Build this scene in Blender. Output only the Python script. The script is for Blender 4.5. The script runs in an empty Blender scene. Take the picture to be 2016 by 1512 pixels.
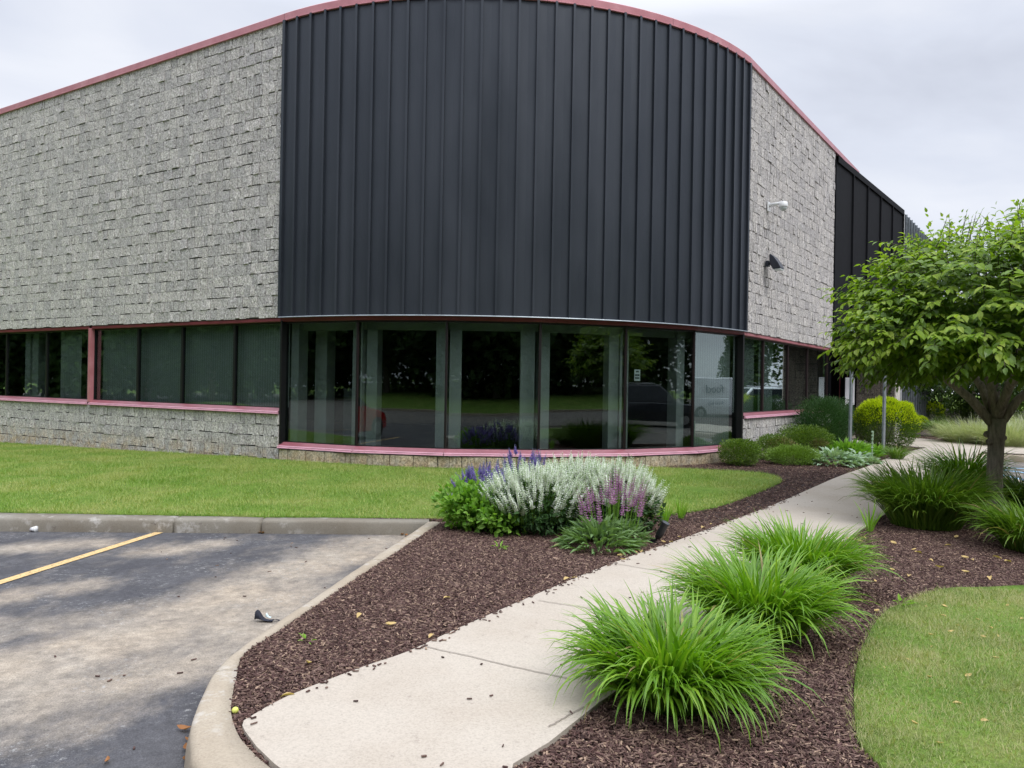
import bpy, math, random
import numpy as np
from mathutils import Vector, Matrix, noise
from mathutils.geometry import delaunay_2d_cdt
random.seed(7); RNG = np.random.default_rng(7)
SC = bpy.context.scene; COL = SC.collection
EYE = 1.55; F = 1514.0; CX, CY = 1008.0, 756.0
PITCH = math.radians(0.036); ROLL = math.radians(0.98)
R_ = math.radians
# ------------------------------------------------------------------ camera
cr, sr, cp, sp = math.cos(ROLL), math.sin(ROLL), math.cos(PITCH), math.sin(PITCH)
r0 = Vector((1, 0, 0)); u0 = Vector((0, -sp, cp)); f0 = Vector((0, cp, sp))
rr = r0*cr + u0*sr; uu = -r0*sr + u0*cr
cam = bpy.data.objects.new('camera', bpy.data.cameras.new('camera')); COL.objects.link(cam)
M = Matrix.Identity(4)
for i in range(3):
    M[i][0] = rr[i]; M[i][1] = uu[i]; M[i][2] = -f0[i]
M[2][3] = EYE
cam.matrix_world = M
cam.data.sensor_width = 36; cam.data.lens = F/2016*36; cam.data.clip_end = 2000; cam.data.clip_start = .05
SC.camera = cam
def ray(px, py):
    return (f0 + rr*((px-CX)/F) - uu*((py-CY)/F))
def smooth(t):
    t = np.clip(t, 0, 1); return t*t*(3-2*t)
def G(x, y):                                   # ground height of the planted side
    left = np.clip(-4-np.asarray(x, float), 0, 10)*.028
    return smooth((np.asarray(y, float)-9)/4.0)*(.15-left)
KH = .145
def gp(px, py, off=0.0):
    d = ray(px, py); z = off
    for _ in range(12):
        t = (z-EYE)/d.z; x, y = d.x*t, d.y*t
        z = float(G(x, y))+off
    return (x, y)
O_ = (.27, 5.78); TD = (.588, .809); PD = (.809, -.588)
def tp(t, p):
    return (O_[0]+t*TD[0]+p*PD[0], O_[1]+t*TD[1]+p*PD[1])
# ------------------------------------------------------------------ mesh helpers
def mesh_np(name, V, Q=None, T=None, mat=None, parent=None, smooth_=False, mats=None, midx=None, attr=None):
    me = bpy.data.meshes.new(name)
    V = np.asarray(V, np.float32)
    nq = 0 if Q is None else len(Q); nt = 0 if T is None else len(T)
    me.vertices.add(len(V)); me.vertices.foreach_set('co', V.ravel())
    loops = []
    if nq: loops.append(np.asarray(Q, np.int32).ravel())
    if nt: loops.append(np.asarray(T, np.int32).ravel())
    L = np.concatenate(loops)
    me.loops.add(len(L)); me.loops.foreach_set('vertex_index', L)
    me.polygons.add(nq+nt)
    st = np.concatenate([np.arange(nq)*4, nq*4+np.arange(nt)*3]).astype(np.int32)
    me.polygons.foreach_set('loop_start', st)
    me.polygons.foreach_set('loop_total', np.concatenate([np.full(nq, 4), np.full(nt, 3)]).astype(np.int32))
    me.polygons.foreach_set('use_smooth', np.full(nq+nt, bool(smooth_)))
    if attr:
        for k, a in attr.items():
            at = me.attributes.new(k, 'FLOAT', 'POINT'); at.data.foreach_set('value', np.asarray(a, np.float32))
    me.update(calc_edges=True); me.validate()
    for m in (mats or ([mat] if mat else [])): me.materials.append(m)
    if midx is not None: me.polygons.foreach_set('material_index', np.asarray(midx, np.int32))
    o = bpy.data.objects.new(name, me); COL.objects.link(o)
    if parent: o.parent = parent
    return o
class MB:
    """collects boxes, tubes and polygons into ONE mesh"""
    def __init__(s): s.v = []; s.f = []
    def add(s, v, f):
        n = len(s.v); s.v += [tuple(a) for a in v]; s.f += [tuple(n+i for i in q) for q in f]
    def box(s, x0, x1, y0, y1, z0, z1, m=None):
        v = [(x0,y0,z0),(x1,y0,z0),(x1,y1,z0),(x0,y1,z0),(x0,y0,z1),(x1,y0,z1),(x1,y1,z1),(x0,y1,z1)]
        if m is not None: v = [m @ Vector(a) for a in v]
        s.add(v, [(3,2,1,0),(4,5,6,7),(0,1,5,4),(1,2,6,5),(2,3,7,6),(3,0,4,7)])
    def tube(s, pts, rad, n=8, cap=True, jit=0):
        pts = [Vector(p) for p in pts]; base = len(s.v); K = len(pts)
        if not hasattr(rad, '__len__'): rad = [rad]*K
        ref = None
        for i, p in enumerate(pts):
            d = (pts[min(i+1, K-1)]-pts[max(i-1, 0)]).normalized()
            if ref is None: ref = Vector((1, 0, 0)) if abs(d.x) < .9 else Vector((0, 1, 0))
            a = d.cross(ref).normalized(); b = d.cross(a).normalized(); ref = -a.cross(d) if False else ref
            for k in range(n):
                w = 2*math.pi*k/n; r = rad[i]*(1+(jit*noise.noise(Vector((p.x*3+math.cos(w)*2, p.y*3+math.sin(w)*2, p.z*4))) if jit else 0))
                s.v.append(tuple(p+(a*math.cos(w)+b*math.sin(w))*r))
        for i in range(K-1):
            for k in range(n):
                s.f.append((base+i*n+k, base+i*n+(k+1)%n, base+(i+1)*n+(k+1)%n, base+(i+1)*n+k))
        if cap:
            s.f.append(tuple(base+k for k in reversed(range(n)))); s.f.append(tuple(base+(K-1)*n+k for k in range(n)))
    def build(s, name, mat, parent=None, smooth_=False, bevel=0):
        me = bpy.data.meshes.new(name); me.from_pydata(s.v, [], s.f); me.update()
        if mat: me.materials.append(mat)
        if smooth_:
            for p in me.polygons: p.use_smooth = True
        o = bpy.data.objects.new(name, me); COL.objects.link(o)
        if parent: o.parent = parent
        if bevel:
            b = o.modifiers.new('b', 'BEVEL'); b.width = bevel; b.segments = 2; b.limit_method = 'ANGLE'
        return o
def empty(name, loc=(0, 0, 0), rz=0, parent=None):
    o = bpy.data.objects.new(name, None); COL.objects.link(o); o.location = loc; o.rotation_euler = (0, 0, rz)
    o.empty_display_size = .1
    if parent: o.parent = parent
    return o
def tag(o, label=None, cat=None, group=None, kind=None):
    if label: o['label'] = label
    if cat: o['category'] = cat
    if group: o['group'] = group
    if kind: o['kind'] = kind
    return o
def copy_tree(o, parent=None):
    c = o.copy(); COL.objects.link(c)
    if parent: c.parent = parent
    for ch in list(o.children): copy_tree(ch, c)
    return c
# ------------------------------------------------------------------ materials
def newmat(name):
    m = bpy.data.materials.new(name); m.use_nodes = True
    nt = m.node_tree; nt.nodes.clear()
    out = nt.nodes.new('ShaderNodeOutputMaterial'); return m, nt, out
def N(nt, t, **k):
    n = nt.nodes.new(t)
    for a, v in k.items():
        if a in n.inputs: n.inputs[a].default_value = v
        else: setattr(n, a, v)
    return n
def ramp(nt, fac, stops):
    r = nt.nodes.new('ShaderNodeValToRGB'); e = r.color_ramp.elements
    while len(e) < len(stops): e.new(.5)
    for i, (p, c) in enumerate(stops): e[i].position = p; e[i].color = (*c, 1) if len(c) == 3 else c
    nt.links.new(fac, r.inputs[0]); return r
def noise_n(nt, scale, detail=4, rough=.55, vec=None, mapscale=None):
    tc = N(nt, 'ShaderNodeTexCoord'); n = N(nt, 'ShaderNodeTexNoise'); n.inputs['Scale'].default_value = scale
    n.inputs['Detail'].default_value = detail; n.inputs['Roughness'].default_value = rough
    src = vec or tc.outputs['Object']
    if mapscale:
        mp = N(nt, 'ShaderNodeMapping'); mp.inputs['Scale'].default_value = mapscale; nt.links.new(src, mp.inputs[0]); src = mp.outputs[0]
    nt.links.new(src, n.inputs['Vector']); return n
def mixc(nt, fac, a, b, blend='MIX'):
    m = nt.nodes.new('ShaderNodeMix'); m.data_type = 'RGBA'; m.blend_type = blend
    for s, v in ((0, fac), (6, a), (7, b)):
        if hasattr(v, 'is_linked') or hasattr(v, 'links'): nt.links.new(v, m.inputs[s])
        else: m.inputs[s].default_value = v if s == 0 else ((*v, 1) if len(v) == 3 else v)
    return m.outputs[2]
def bump(nt, h, strength=.3, dist=.02):
    b = N(nt, 'ShaderNodeBump'); b.inputs['Strength'].default_value = strength; b.inputs['Distance'].default_value = dist
    nt.links.new(h, b.inputs['Height']); return b.outputs[0]
def prin(nt, out, col, rough=.6, metal=0, spec=.5, nrm=None, coat=0):
    p = nt.nodes.new('ShaderNodeBsdfPrincipled')
    if hasattr(col, 'links'): nt.links.new(col, p.inputs['Base Color'])
    else: p.inputs['Base Color'].default_value = (*col, 1)
    if hasattr(rough, 'links'): nt.links.new(rough, p.inputs['Roughness'])
    else: p.inputs['Roughness'].default_value = rough
    p.inputs['Metallic'].default_value = metal; p.inputs['Specular IOR Level'].default_value = spec
    p.inputs['Coat Weight'].default_value = coat
    if nrm: nt.links.new(nrm, p.inputs['Normal'])
    nt.links.new(p.outputs[0], out.inputs[0]); return p
def simple(name, col, rough=.6, metal=0, spec=.5, var=.15, vs=6, bs=0, bsc=80, coat=0):
    m, nt, out = newmat(name)
    n = noise_n(nt, vs, 5)
    a = tuple(c*(1-var) for c in col); b = tuple(min(1, c*(1+var)) for c in col)
    r = ramp(nt, n.outputs[0], [(.3, a), (.7, b)])
    nrm = None
    if bs:
        n2 = noise_n(nt, bsc, 4); nrm = bump(nt, n2.outputs[0], bs, .01)
    prin(nt, out, r.outputs[0], rough, metal, spec, nrm, coat); return m
def leafmat(name, cols, transl=.3, rough=.45, spec=.35, patch=None, tt=(1.35, 1.5, .55), dry=None):
    m, nt, out = newmat(name)
    g = N(nt, 'ShaderNodeNewGeometry')
    n = len(cols); st_ = [(i/(n-1)*(.98 if dry else 1), c) for i, c in enumerate(cols)]
    if dry: st_ += [(.985, dry), (1.0, tuple(x*.7 for x in dry))]
    r = ramp(nt, g.outputs['Random Per Island'], st_)
    col = r.outputs[0]
    if patch:
        nn = noise_n(nt, patch[0], 4, .6)
        rp = ramp(nt, nn.outputs[0], [(.40, (0, 0, 0)), (.62, (1, 1, 1))])
        col = mixc(nt, rp.outputs[0], col, mixc(nt, patch[2], col, patch[1]))
    p = nt.nodes.new('ShaderNodeBsdfPrincipled'); nt.links.new(col, p.inputs['Base Color'])
    p.inputs['Roughness'].default_value = rough; p.inputs['Specular IOR Level'].default_value = spec
    t = N(nt, 'ShaderNodeBsdfTranslucent')
    tcol = mixc(nt, 1.0, col, tt, 'MULTIPLY'); nt.links.new(tcol, t.inputs['Color'])
    mx = N(nt, 'ShaderNodeMixShader'); mx.inputs[0].default_value = transl
    nt.links.new(p.outputs[0], mx.inputs[1]); nt.links.new(t.outputs[0], mx.inputs[2]); nt.links.new(mx.outputs[0], out.inputs[0])
    return m
MT = {}
# split-face block
def blockmat(name, c1, c2, stain):
    m, nt, out = newmat(name)
    a = noise_n(nt, 30, 8, .85); b = noise_n(nt, 2.2, 5, .6); g = N(nt, 'ShaderNodeNewGeometry')
    col = ramp(nt, a.outputs[0], [(.38, tuple(x*.30 for x in c1)), (.47, c1), (.55, c2), (.64, tuple(min(.95, x*1.5) for x in c2))]).outputs[0]
    v = ramp(nt, g.outputs['Random Per Island'], [(0, (.84, .84, .84)), (1, (1.1, 1.09, 1.05))]).outputs[0]
    col = mixc(nt, 1.0, col, v, 'MULTIPLY')
    col = mixc(nt, ramp(nt, b.outputs[0], [(.45, (0, 0, 0)), (.75, (.6, .6, .6))]).outputs[0], col, stain, 'MULTIPLY')
    # splash stains near the ground, orange brown with dark algae
    tc = N(nt, 'ShaderNodeTexCoord'); sx = N(nt, 'ShaderNodeSeparateXYZ'); nt.links.new(tc.outputs['Object'], sx.inputs[0])
    mr = N(nt, 'ShaderNodeMapRange'); nt.links.new(sx.outputs[2], mr.inputs[0]); mr.inputs[1].default_value = .1; mr.inputs[2].default_value = .5; mr.inputs[3].default_value = .75; mr.inputs[4].default_value = 0
    n3 = noise_n(nt, 5, 5, .65); mm = N(nt, 'ShaderNodeMath', operation='MULTIPLY'); nt.links.new(mr.outputs[0], mm.inputs[0])
    rr3 = ramp(nt, n3.outputs[0], [(.4, (0, 0, 0)), (.6, (1, 1, 1))]); nt.links.new(rr3.outputs[0], mm.inputs[1])
    col = mixc(nt, mm.outputs[0], col, mixc(nt, 1.0, col, (.95, .75, .5), 'MULTIPLY'))
    h = noise_n(nt, 38, 6, .7)
    prin(nt, out, col, .93, 0, .2, bump(nt, h.outputs[0], .9, .02)); return m
MT['block'] = blockmat('split_face_block', (.45, .425, .425), (.675, .65, .635), (.8, .8, .78))
MT['block_tan'] = blockmat('tan_split_face_block', (.43, .385, .30), (.62, .555, .445), (.8, .76, .7))
MT['mortar'] = simple('mortar', (.04, .039, .037), .95, var=.3, vs=20)
def panelmat():
    m, nt, out = newmat('dark_painted_metal')
    a = noise_n(nt, 1.5, 4, .5, mapscale=(1, 1, .25)); b = noise_n(nt, 60, 3)
    c = ramp(nt, a.outputs[0], [(.3, (.034, .041, .054)), (.7, (.048, .056, .072))]).outputs[0]
    r = ramp(nt, a.outputs[0], [(.3, (.36,)*3), (.7, (.50,)*3)])
    prin(nt, out, c, r.outputs[0], .35, .5, bump(nt, noise_n(nt, 2.5, 2, .4, mapscale=(1, 1, .3)).outputs[0], .5, .03)); return m
MT['panel'] = panelmat()
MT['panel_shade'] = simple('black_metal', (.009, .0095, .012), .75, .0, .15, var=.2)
def rosemat():
    m, nt, out = newmat('rose_red_trim')
    a = noise_n(nt, 3, 5, .6); c = ramp(nt, a.outputs[0], [(.3, (.44, .155, .18)), (.6, (.53, .215, .245)), (.8, (.62, .33, .35))]).outputs[0]
    prin(nt, out, c, .34, .1, .6); return m
MT['rose'] = rosemat()
MT['rose_dark'] = simple('dark_red_trim', (.16, .025, .035), .5, .0, var=.2)
MT['rose_sill'] = simple('rose_sill_metal', (.30, .095, .12), .3, .1, .7, var=.12)
MT['nose_highlight'] = simple('sill_nose_highlight', (.62, .34, .42), .35, 0, .6, var=.12)  # pale pink paints the highlight along the lip of the rose sill
MT['blackframe'] = simple('black_frame', (.012, .012, .014), .4, .3, var=.1)
MT['brownframe'] = simple('dark_brown_frame', (.035, .02, .022), .4, .3, var=.15)
def glassmat(name, tint, f0=.05):
    m, nt, out = newmat(name)
    t = N(nt, 'ShaderNodeBsdfTransparent'); t.inputs[0].default_value = (*tint, 1)
    g = N(nt, 'ShaderNodeBsdfGlossy'); g.inputs['Roughness'].default_value = 0.012; g.inputs['Color'].default_value = (.86, .95, .95, 1)
    nb = noise_n(nt, .8, 2, .4); nrm = bump(nt, nb.outputs[0], .035, .05); nt.links.new(nrm, g.inputs['Normal'])
    lw_ = N(nt, 'ShaderNodeLayerWeight'); lw_.inputs['Blend'].default_value = .5
    pw = N(nt, 'ShaderNodeMath', operation='POWER'); nt.links.new(lw_.outputs['Facing'], pw.inputs[0]); pw.inputs[1].default_value = 3.0
    ma = N(nt, 'ShaderNodeMath', operation='MULTIPLY_ADD'); nt.links.new(pw.outputs[0], ma.inputs[0]); ma.inputs[1].default_value = 1-f0; ma.inputs[2].default_value = f0
    mx = N(nt, 'ShaderNodeMixShader'); nt.links.new(ma.outputs[0], mx.inputs[0]); nt.links.new(t.outputs[0], mx.inputs[1]); nt.links.new(g.outputs[0], mx.inputs[2])
    nt.links.new(mx.outputs[0], out.inputs[0]); return m
MT['glass'] = glassmat('tinted_glass', (.72, .775, .765), .07)
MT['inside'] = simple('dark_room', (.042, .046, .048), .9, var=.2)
MT['drywall'] = simple('interior_plaster', (.36, .37, .365), .8, var=.06)
def blindmat():
    m, nt, out = newmat('vertical_blind_fabric')
    tc = N(nt, 'ShaderNodeTexCoord'); w = N(nt, 'ShaderNodeTexWave'); w.bands_direction = 'X'; w.inputs['Scale'].default_value = 5.5; w.inputs['Distortion'].default_value = .3
    nt.links.new(tc.outputs['Object'], w.inputs['Vector'])
    c = ramp(nt, w.outputs[0], [(0, (.25, .27, .26)), (.5, (.31, .33, .325)), (1, (.34, .36, .355))]).outputs[0]
    prin(nt, out, c, .85); return m
MT['blind'] = blindmat()
def concmat(name, c, spots=True, dirt=.25, joint=False):
    m, nt, out = newmat(name)
    a = noise_n(nt, 90, 5, .7); b = noise_n(nt, 1.3, 6, .6); d = noise_n(nt, 14, 5, .7)
    col = ramp(nt, a.outputs[0], [(.3, tuple(x*.8 for x in c)), (.5, c), (.7, tuple(min(1, x*1.12) for x in c))]).outputs[0]
    col = mixc(nt, ramp(nt, b.outputs[0], [(.4, (0, 0, 0)), (.7, (dirt,)*3)]).outputs[0], col, mixc(nt, 1.0, col, (.72, .66, .6), 'MULTIPLY'))
    col = mixc(nt, ramp(nt, d.outputs[0], [(.62, (0, 0, 0)), (.72, (dirt,)*3)]).outputs[0], col, (.12, .1, .09))
    if 'kerb' in name:
        e = noise_n(nt, 6, 6, .7); e2 = noise_n(nt, 1.7, 3); mm = N(nt, 'ShaderNodeMath', operation='MULTIPLY'); nt.links.new(ramp(nt, e.outputs[0], [(.53, (0,)*3), (.63, (.5,)*3)]).outputs[0], mm.inputs[0]); nt.links.new(ramp(nt, e2.outputs[0], [(.46, (0,)*3), (.56, (1,)*3)]).outputs[0], mm.inputs[1])
        col = mixc(nt, mm.outputs[0], col, (.55, .53, .50))
    prin(nt, out, col, .9, 0, .25, bump(nt, a.outputs[0], .35, .006)); return m
MT['walk'] = concmat('sidewalk_concrete', (.455, .405, .342), dirt=.4)
MT['kerb'] = concmat('kerb_concrete', (.40, .345, .27), dirt=.6)
MT['kerb_old'] = concmat('old_kerb_concrete', (.25, .232, .195), dirt=.9)
def asphaltmat():
    m, nt, out = newmat('worn_asphalt')
    at = N(nt, 'ShaderNodeAttribute'); at.attribute_name = 'silt'
    n1 = noise_n(nt, 1.1, 6, .6); n2 = noise_n(nt, 2.6, 10, .72, mapscale=(1.3, .8, 1)); n3 = noise_n(nt, 140, 3, .7); n4 = noise_n(nt, 420, 2)
    base = ramp(nt, n1.outputs[0], [(.3, (.062, .062, .070)), (.7, (.10, .099, .105))]).outputs[0]
    ad = N(nt, 'ShaderNodeMath', operation='MULTIPLY_ADD'); nt.links.new(n2.outputs[0], ad.inputs[0]); ad.inputs[1].default_value = .95; nt.links.new(at.outputs['Fac'], ad.inputs[2])
    silt = ramp(nt, ad.outputs[0], [(.49, (0, 0, 0)), (.62, (.18,)*3), (.78, (.52,)*3), (.98, (.85,)*3)]).outputs[0]
    sc = ramp(nt, n1.outputs[0], [(.3, (.365, .325, .27)), (.7, (.43, .352, .262))]).outputs[0]
    col = mixc(nt, silt, base, sc)
    # pale scuffed aggregate flecks
    fl = noise_n(nt, 26, 8, .85)
    fm = N(nt, 'ShaderNodeMath', operation='MULTIPLY'); nt.links.new(ramp(nt, fl.outputs[0], [(.55, (0,)*3), (.61, (.75,)*3)]).outputs[0], fm.inputs[0]); nt.links.new(ramp(nt, noise_n(nt, 1.9, 4, .6).outputs[0], [(.47, (0,)*3), (.60, (1,)*3)]).outputs[0], fm.inputs[1])
    col = mixc(nt, fm.outputs[0], col, (.36, .36, .35))
    gr = ramp(nt, n3.outputs[0], [(.3, (.6,)*3), (.7, (1.35,)*3)]).outputs[0]
    mo = ramp(nt, noise_n(nt, 11, 8, .75).outputs[0], [(.36, (.72,)*3), (.64, (1.2,)*3)]).outputs[0]
    col = mixc(nt, 1.0, mixc(nt, 1.0, col, gr, 'MULTIPLY'), mo, 'MULTIPLY')
    prin(nt, out, col, .85, 0, .3, bump(nt, n3.outputs[0], .35, .006)); return m
MT['asphalt'] = asphaltmat()
def paintmat(name, c):
    m, nt, out = newmat(name)
    a = noise_n(nt, 40, 6, .8); col = ramp(nt, a.outputs[0], [(.38, tuple(x*.35 for x in c)), (.50, c), (.8, tuple(min(1, x*1.1) for x in c))]).outputs[0]
    prin(nt, out, col, .8); return m
MT['yellow'] = paintmat('yellow_line_paint', (.66, .46, .21)); MT['blue'] = paintmat('pale_blue_line_paint', (.35, .6, .85))
MT['soil'] = simple('mulch_soil', (.045, .028, .024), .95, var=.5, vs=30, bs=.6, bsc=60)
MT['chip'] = leafmat('shredded_mulch', [(.028, .013, .011), (.065, .031, .027), (.13, .072, .062), (.04, .019, .016), (.22, .145, .115), (.075, .04, .034), (.40, .28, .20)], 0, .75, .3)
def turfmat():
    m, nt, out = newmat('turf_ground')
    a = noise_n(nt, 1.4, 5, .6); b = noise_n(nt, 40, 5, .7)
    col = ramp(nt, a.outputs[0], [(.3, (.10, .20, .024)), (.52, (.16, .26, .04)), (.72, (.26, .29, .085))]).outputs[0]
    col = mixc(nt, 1.0, col, ramp(nt, b.outputs[0], [(.3, (.55,)*3), (.7, (1.2,)*3)]).outputs[0], 'MULTIPLY')
    prin(nt, out, col, .9, 0, .2, bump(nt, b.outputs[0], .8, .03)); return m
MT['turf'] = turfmat()
MT['blade'] = leafmat('grass_blade', [(.11, .23, .03), (.22, .35, .055), (.15, .28, .035), (.40, .45, .15), (.18, .31, .045)], .3, .5, .3, patch=(.9, (.44, .43, .17), .65))
MT['blade_r'] = leafmat('lawn_blade', [(.13, .18, .05), (.24, .31, .09), (.17, .24, .06), (.38, .38, .18), (.21, .28, .08), (.58, .52, .30)], .3, .5, .3, patch=(1.7, (.46, .42, .22), .7))
MT['lily'] = leafmat('daylily_blade', [(.09, .21, .014), (.17, .34, .022), (.13, .27, .018), (.27, .43, .04)], .3, .38, .45, dry=(.42, .34, .15))
MT['lily_d'] = leafmat('daylily_blade_deep', [(.07, .15, .016), (.12, .22, .022), (.09, .18, .018), (.19, .29, .04)], .3, .38, .45, dry=(.38, .30, .14))
MT['tree_leaf'] = leafmat('tree_leaf', [(.085, .16, .015), (.14, .24, .022), (.11, .195, .018), (.19, .29, .03)], .3, .42, .4)
MT['tree_tip'] = leafmat('young_tree_leaf', [(.19, .31, .025), (.25, .37, .035), (.33, .42, .07)], .4, .45, .3)
MT['box'] = leafmat('boxwood_leaf', [(.06, .12, .015), (.11, .20, .02), (.19, .29, .03)], .2, .4, .4)
MT['box_brown'] = leafmat('winter_burnt_leaf', [(.12, .13, .04), (.25, .19, .09), (.10, .16, .03)], .2, .5, .3)
MT['yew'] = leafmat('yew_leaf', [(.025, .07, .022), (.045, .11, .03), (.06, .14, .04)], .15, .4, .4)
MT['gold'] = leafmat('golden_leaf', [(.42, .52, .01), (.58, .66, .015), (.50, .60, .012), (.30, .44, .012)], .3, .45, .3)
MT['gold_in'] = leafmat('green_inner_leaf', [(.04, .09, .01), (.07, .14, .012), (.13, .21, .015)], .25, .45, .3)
MT['lime'] = leafmat('lime_leaf', [(.17, .36, .03), (.26, .46, .05), (.21, .40, .04)], .35, .45, .3)
MT['light'] = leafmat('light_green_leaf', [(.13, .29, .04), (.19, .36, .05), (.24, .42, .07)], .35, .45, .3)
MT['sage'] = leafmat('grey_green_leaf', [(.14, .24, .09), (.20, .31, .13), (.17, .28, .11)], .25, .6, .2)
MT['silver'] = leafmat('silver_leaf', [(.25, .37, .24), (.36, .47, .34), (.30, .42, .29)], .2, .7, .15)
MT['dkgreen'] = leafmat('dark_perennial_leaf', [(.03, .075, .02), (.05, .115, .03), (.04, .09, .03)], .2, .45, .3)
MT['wine'] = leafmat('wine_red_leaf', [(.05, .012, .02), (.09, .02, .03), (.035, .01, .018)], .25, .45, .3)
MT['juni'] = leafmat('juniper_leaf', [(.11, .20, .03), (.17, .28, .04), (.22, .34, .06)], .2, .5, .3)
MT['pale'] = leafmat('pale_ornamental_grass', [(.36, .39, .24), (.46, .48, .31), (.28, .34, .20), (.52, .52, .38)], .3, .6, .2)
MT['wood_far'] = leafmat('woodland_leaf', [(.028, .06, .016), (.05, .10, .02), (.04, .08, .018), (.075, .13, .03)], .25, .5, .25)
MT['white_fl'] = leafmat('white_petal', [(.84, .88, .78), (.88, .91, .85), (.70, .80, .55)], .25, .6, .2, tt=(1, 1, .95))
MT['purple_fl'] = leafmat('magenta_purple_petal', [(.44, .20, .40), (.56, .32, .50), (.32, .12, .27)], .25, .6, .2, tt=(1, 1, 1))
MT['violet_fl'] = leafmat('violet_blue_petal', [(.24, .18, .50), (.34, .27, .62), (.17, .12, .38)], .25, .6, .2, tt=(1, 1, 1))
def barkmat(name, a_, b_):
    m, nt, out = newmat(name)
    n = noise_n(nt, 9, 7, .7, mapscale=(3, 3, .6)); n2 = noise_n(nt, 3, 4)
    col = ramp(nt, n.outputs[0], [(.3, a_), (.65, b_)]).outputs[0]
    col = mixc(nt, ramp(nt, n2.outputs[0], [(.5, (0,)*3), (.7, (.5,)*3)]).outputs[0], col, (.22, .24, .17))
    prin(nt, out, col, .9, 0, .2, bump(nt, n.outputs[0], .8, .03)); return m
MT['bark'] = barkmat('grey_bark', (.12, .10, .085), (.38, .33, .27)); MT['twig'] = simple('twig', (.06, .05, .03), .8)
MT['galv'] = simple('galvanised_steel', (.36, .40, .43), .42, .7, var=.2, vs=8)
MT['white'] = simple('white_plastic', (.78, .79, .80), .4, var=.05)
MT['black_pl'] = simple('black_plastic', (.012, .013, .016), .45, var=.2)
MT['lampbody'] = simple('bronze_lamp_body', (.035, .04, .055), .35, .4, var=.2)
MT['lens'] = simple('clear_lens', (.55, .6, .6), .15, var=.1)
MT['paper'] = simple('paper', (.8, .8, .84), .7, var=.03)
MT['ink'] = simple('grey_ink', (.12, .13, .16), .7, var=.1)
MT['fabric_blk'] = simple('black_mask_fabric', (.014, .016, .028), .8, var=.3, vs=30)
MT['fabric_lin'] = simple('pale_mask_lining', (.62, .78, .82), .8, var=.06)
MT['deadleaf'] = leafmat('yellow_fallen_leaf', [(.50, .33, .11), (.60, .45, .20), (.42, .24, .08)], .2, .6, .2)
MT['deadbrown'] = leafmat('orange_brown_leaf', [(.26, .11, .04), (.36, .17, .07)], .15, .6, .2)
MT['stone'] = simple('pale_stone', (.55, .52, .47), .85, var=.2, vs=20, bs=.4)
MT['lime_ball'] = simple('yellow_green_skin', (.68, .72, .16), .5, var=.1)
MT['pier_shaded'] = blockmat('shaded_pier_block', (.11, .098, .085), (.17, .15, .13), (.8, .78, .74))  # dark block tones carry the shade the pier stands in
MT['roof'] = simple('roof_membrane', (.3, .3, .3), .9)
MT['rubber'] = simple('tyre_rubber', (.02, .02, .02), .8); MT['alloy'] = simple('alloy', (.5, .5, .52), .3, .9)
MT['carglass'] = simple('car_glass', (.02, .025, .03), .06, 0, .8, var=.1)
def carpaint(n, c): return simple(n, c, .25, .2, .6, var=.03, coat=.8)
# ------------------------------------------------------------------ world and sun
w = bpy.data.worlds.new('World'); SC.world = w; w.use_nodes = True; nt = w.node_tree; nt.nodes.clear()
wo = N(nt, 'ShaderNodeOutputWorld'); bg = N(nt, 'ShaderNodeBackground'); sky = N(nt, 'ShaderNodeTexSky'); sky.sky_type = 'NISHITA'
sky.sun_disc = False; SE, SA = R_(52), R_(140)
sky.sun_elevation = SE; sky.sun_rotation = SA
tc = N(nt, 'ShaderNodeTexCoord'); mp = N(nt, 'ShaderNodeMapping'); mp.inputs['Scale'].default_value = (1, 1, 2.6); mp.inputs['Location'].default_value = (.35, .2, .1)
nt.links.new(tc.outputs['Generated'], mp.inputs[0])
cn = N(nt, 'ShaderNodeTexNoise'); cn.inputs['Scale'].default_value = 2.1; cn.inputs['Detail'].default_value = 6; cn.inputs['Roughness'].default_value = .5; cn.inputs['Distortion'].default_value = .5
nt.links.new(mp.outputs[0], cn.inputs['Vector'])
cc = ramp(nt, cn.outputs[0], [(.30, (.45, .475, .55)), (.46, (.57, .60, .68)), (.60, (.67, .69, .745))]).outputs[0]
sx = N(nt, 'ShaderNodeSeparateXYZ'); nt.links.new(tc.outputs['Generated'], sx.inputs[0])
zen = N(nt, 'ShaderNodeMapRange'); nt.links.new(sx.outputs[2], zen.inputs[0]); zen.inputs[1].default_value = .42; zen.inputs[2].default_value = .9; zen.inputs[3].default_value = 1; zen.inputs[4].default_value = 3.3
sc_ = N(nt, 'ShaderNodeVectorMath', operation='SCALE'); nt.links.new(cc, sc_.inputs[0]); nt.links.new(zen.outputs[0], sc_.inputs['Scale'])
sk = N(nt, 'ShaderNodeVectorMath', operation='SCALE'); nt.links.new(sky.outputs[0], sk.inputs[0]); sk.inputs['Scale'].default_value = .1
nt.links.new(mixc(nt, .93, sk.outputs[0], sc_.outputs[0]), bg.inputs[0]); bg.inputs[1].default_value = 1.0
nt.links.new(bg.outputs[0], wo.inputs[0])
sun = bpy.data.objects.new('sun', bpy.data.lights.new('sun', 'SUN')); COL.objects.link(sun)
sun.data.energy = 1.15; sun.data.angle = R_(22); sun.data.color = (1, .965, .90)
sd = Vector((math.cos(SE)*math.sin(SA), math.cos(SE)*math.cos(SA), math.sin(SE)))   # towards the sun
sun.rotation_euler = sd.to_track_quat('Z', 'Y').to_euler(); sun.location = (0, 0, 30)
SC.view_settings.view_transform = 'Standard'; SC.view_settings.look = 'None'; SC.view_settings.exposure = 0.45; SC.view_settings.gamma = 1
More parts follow.
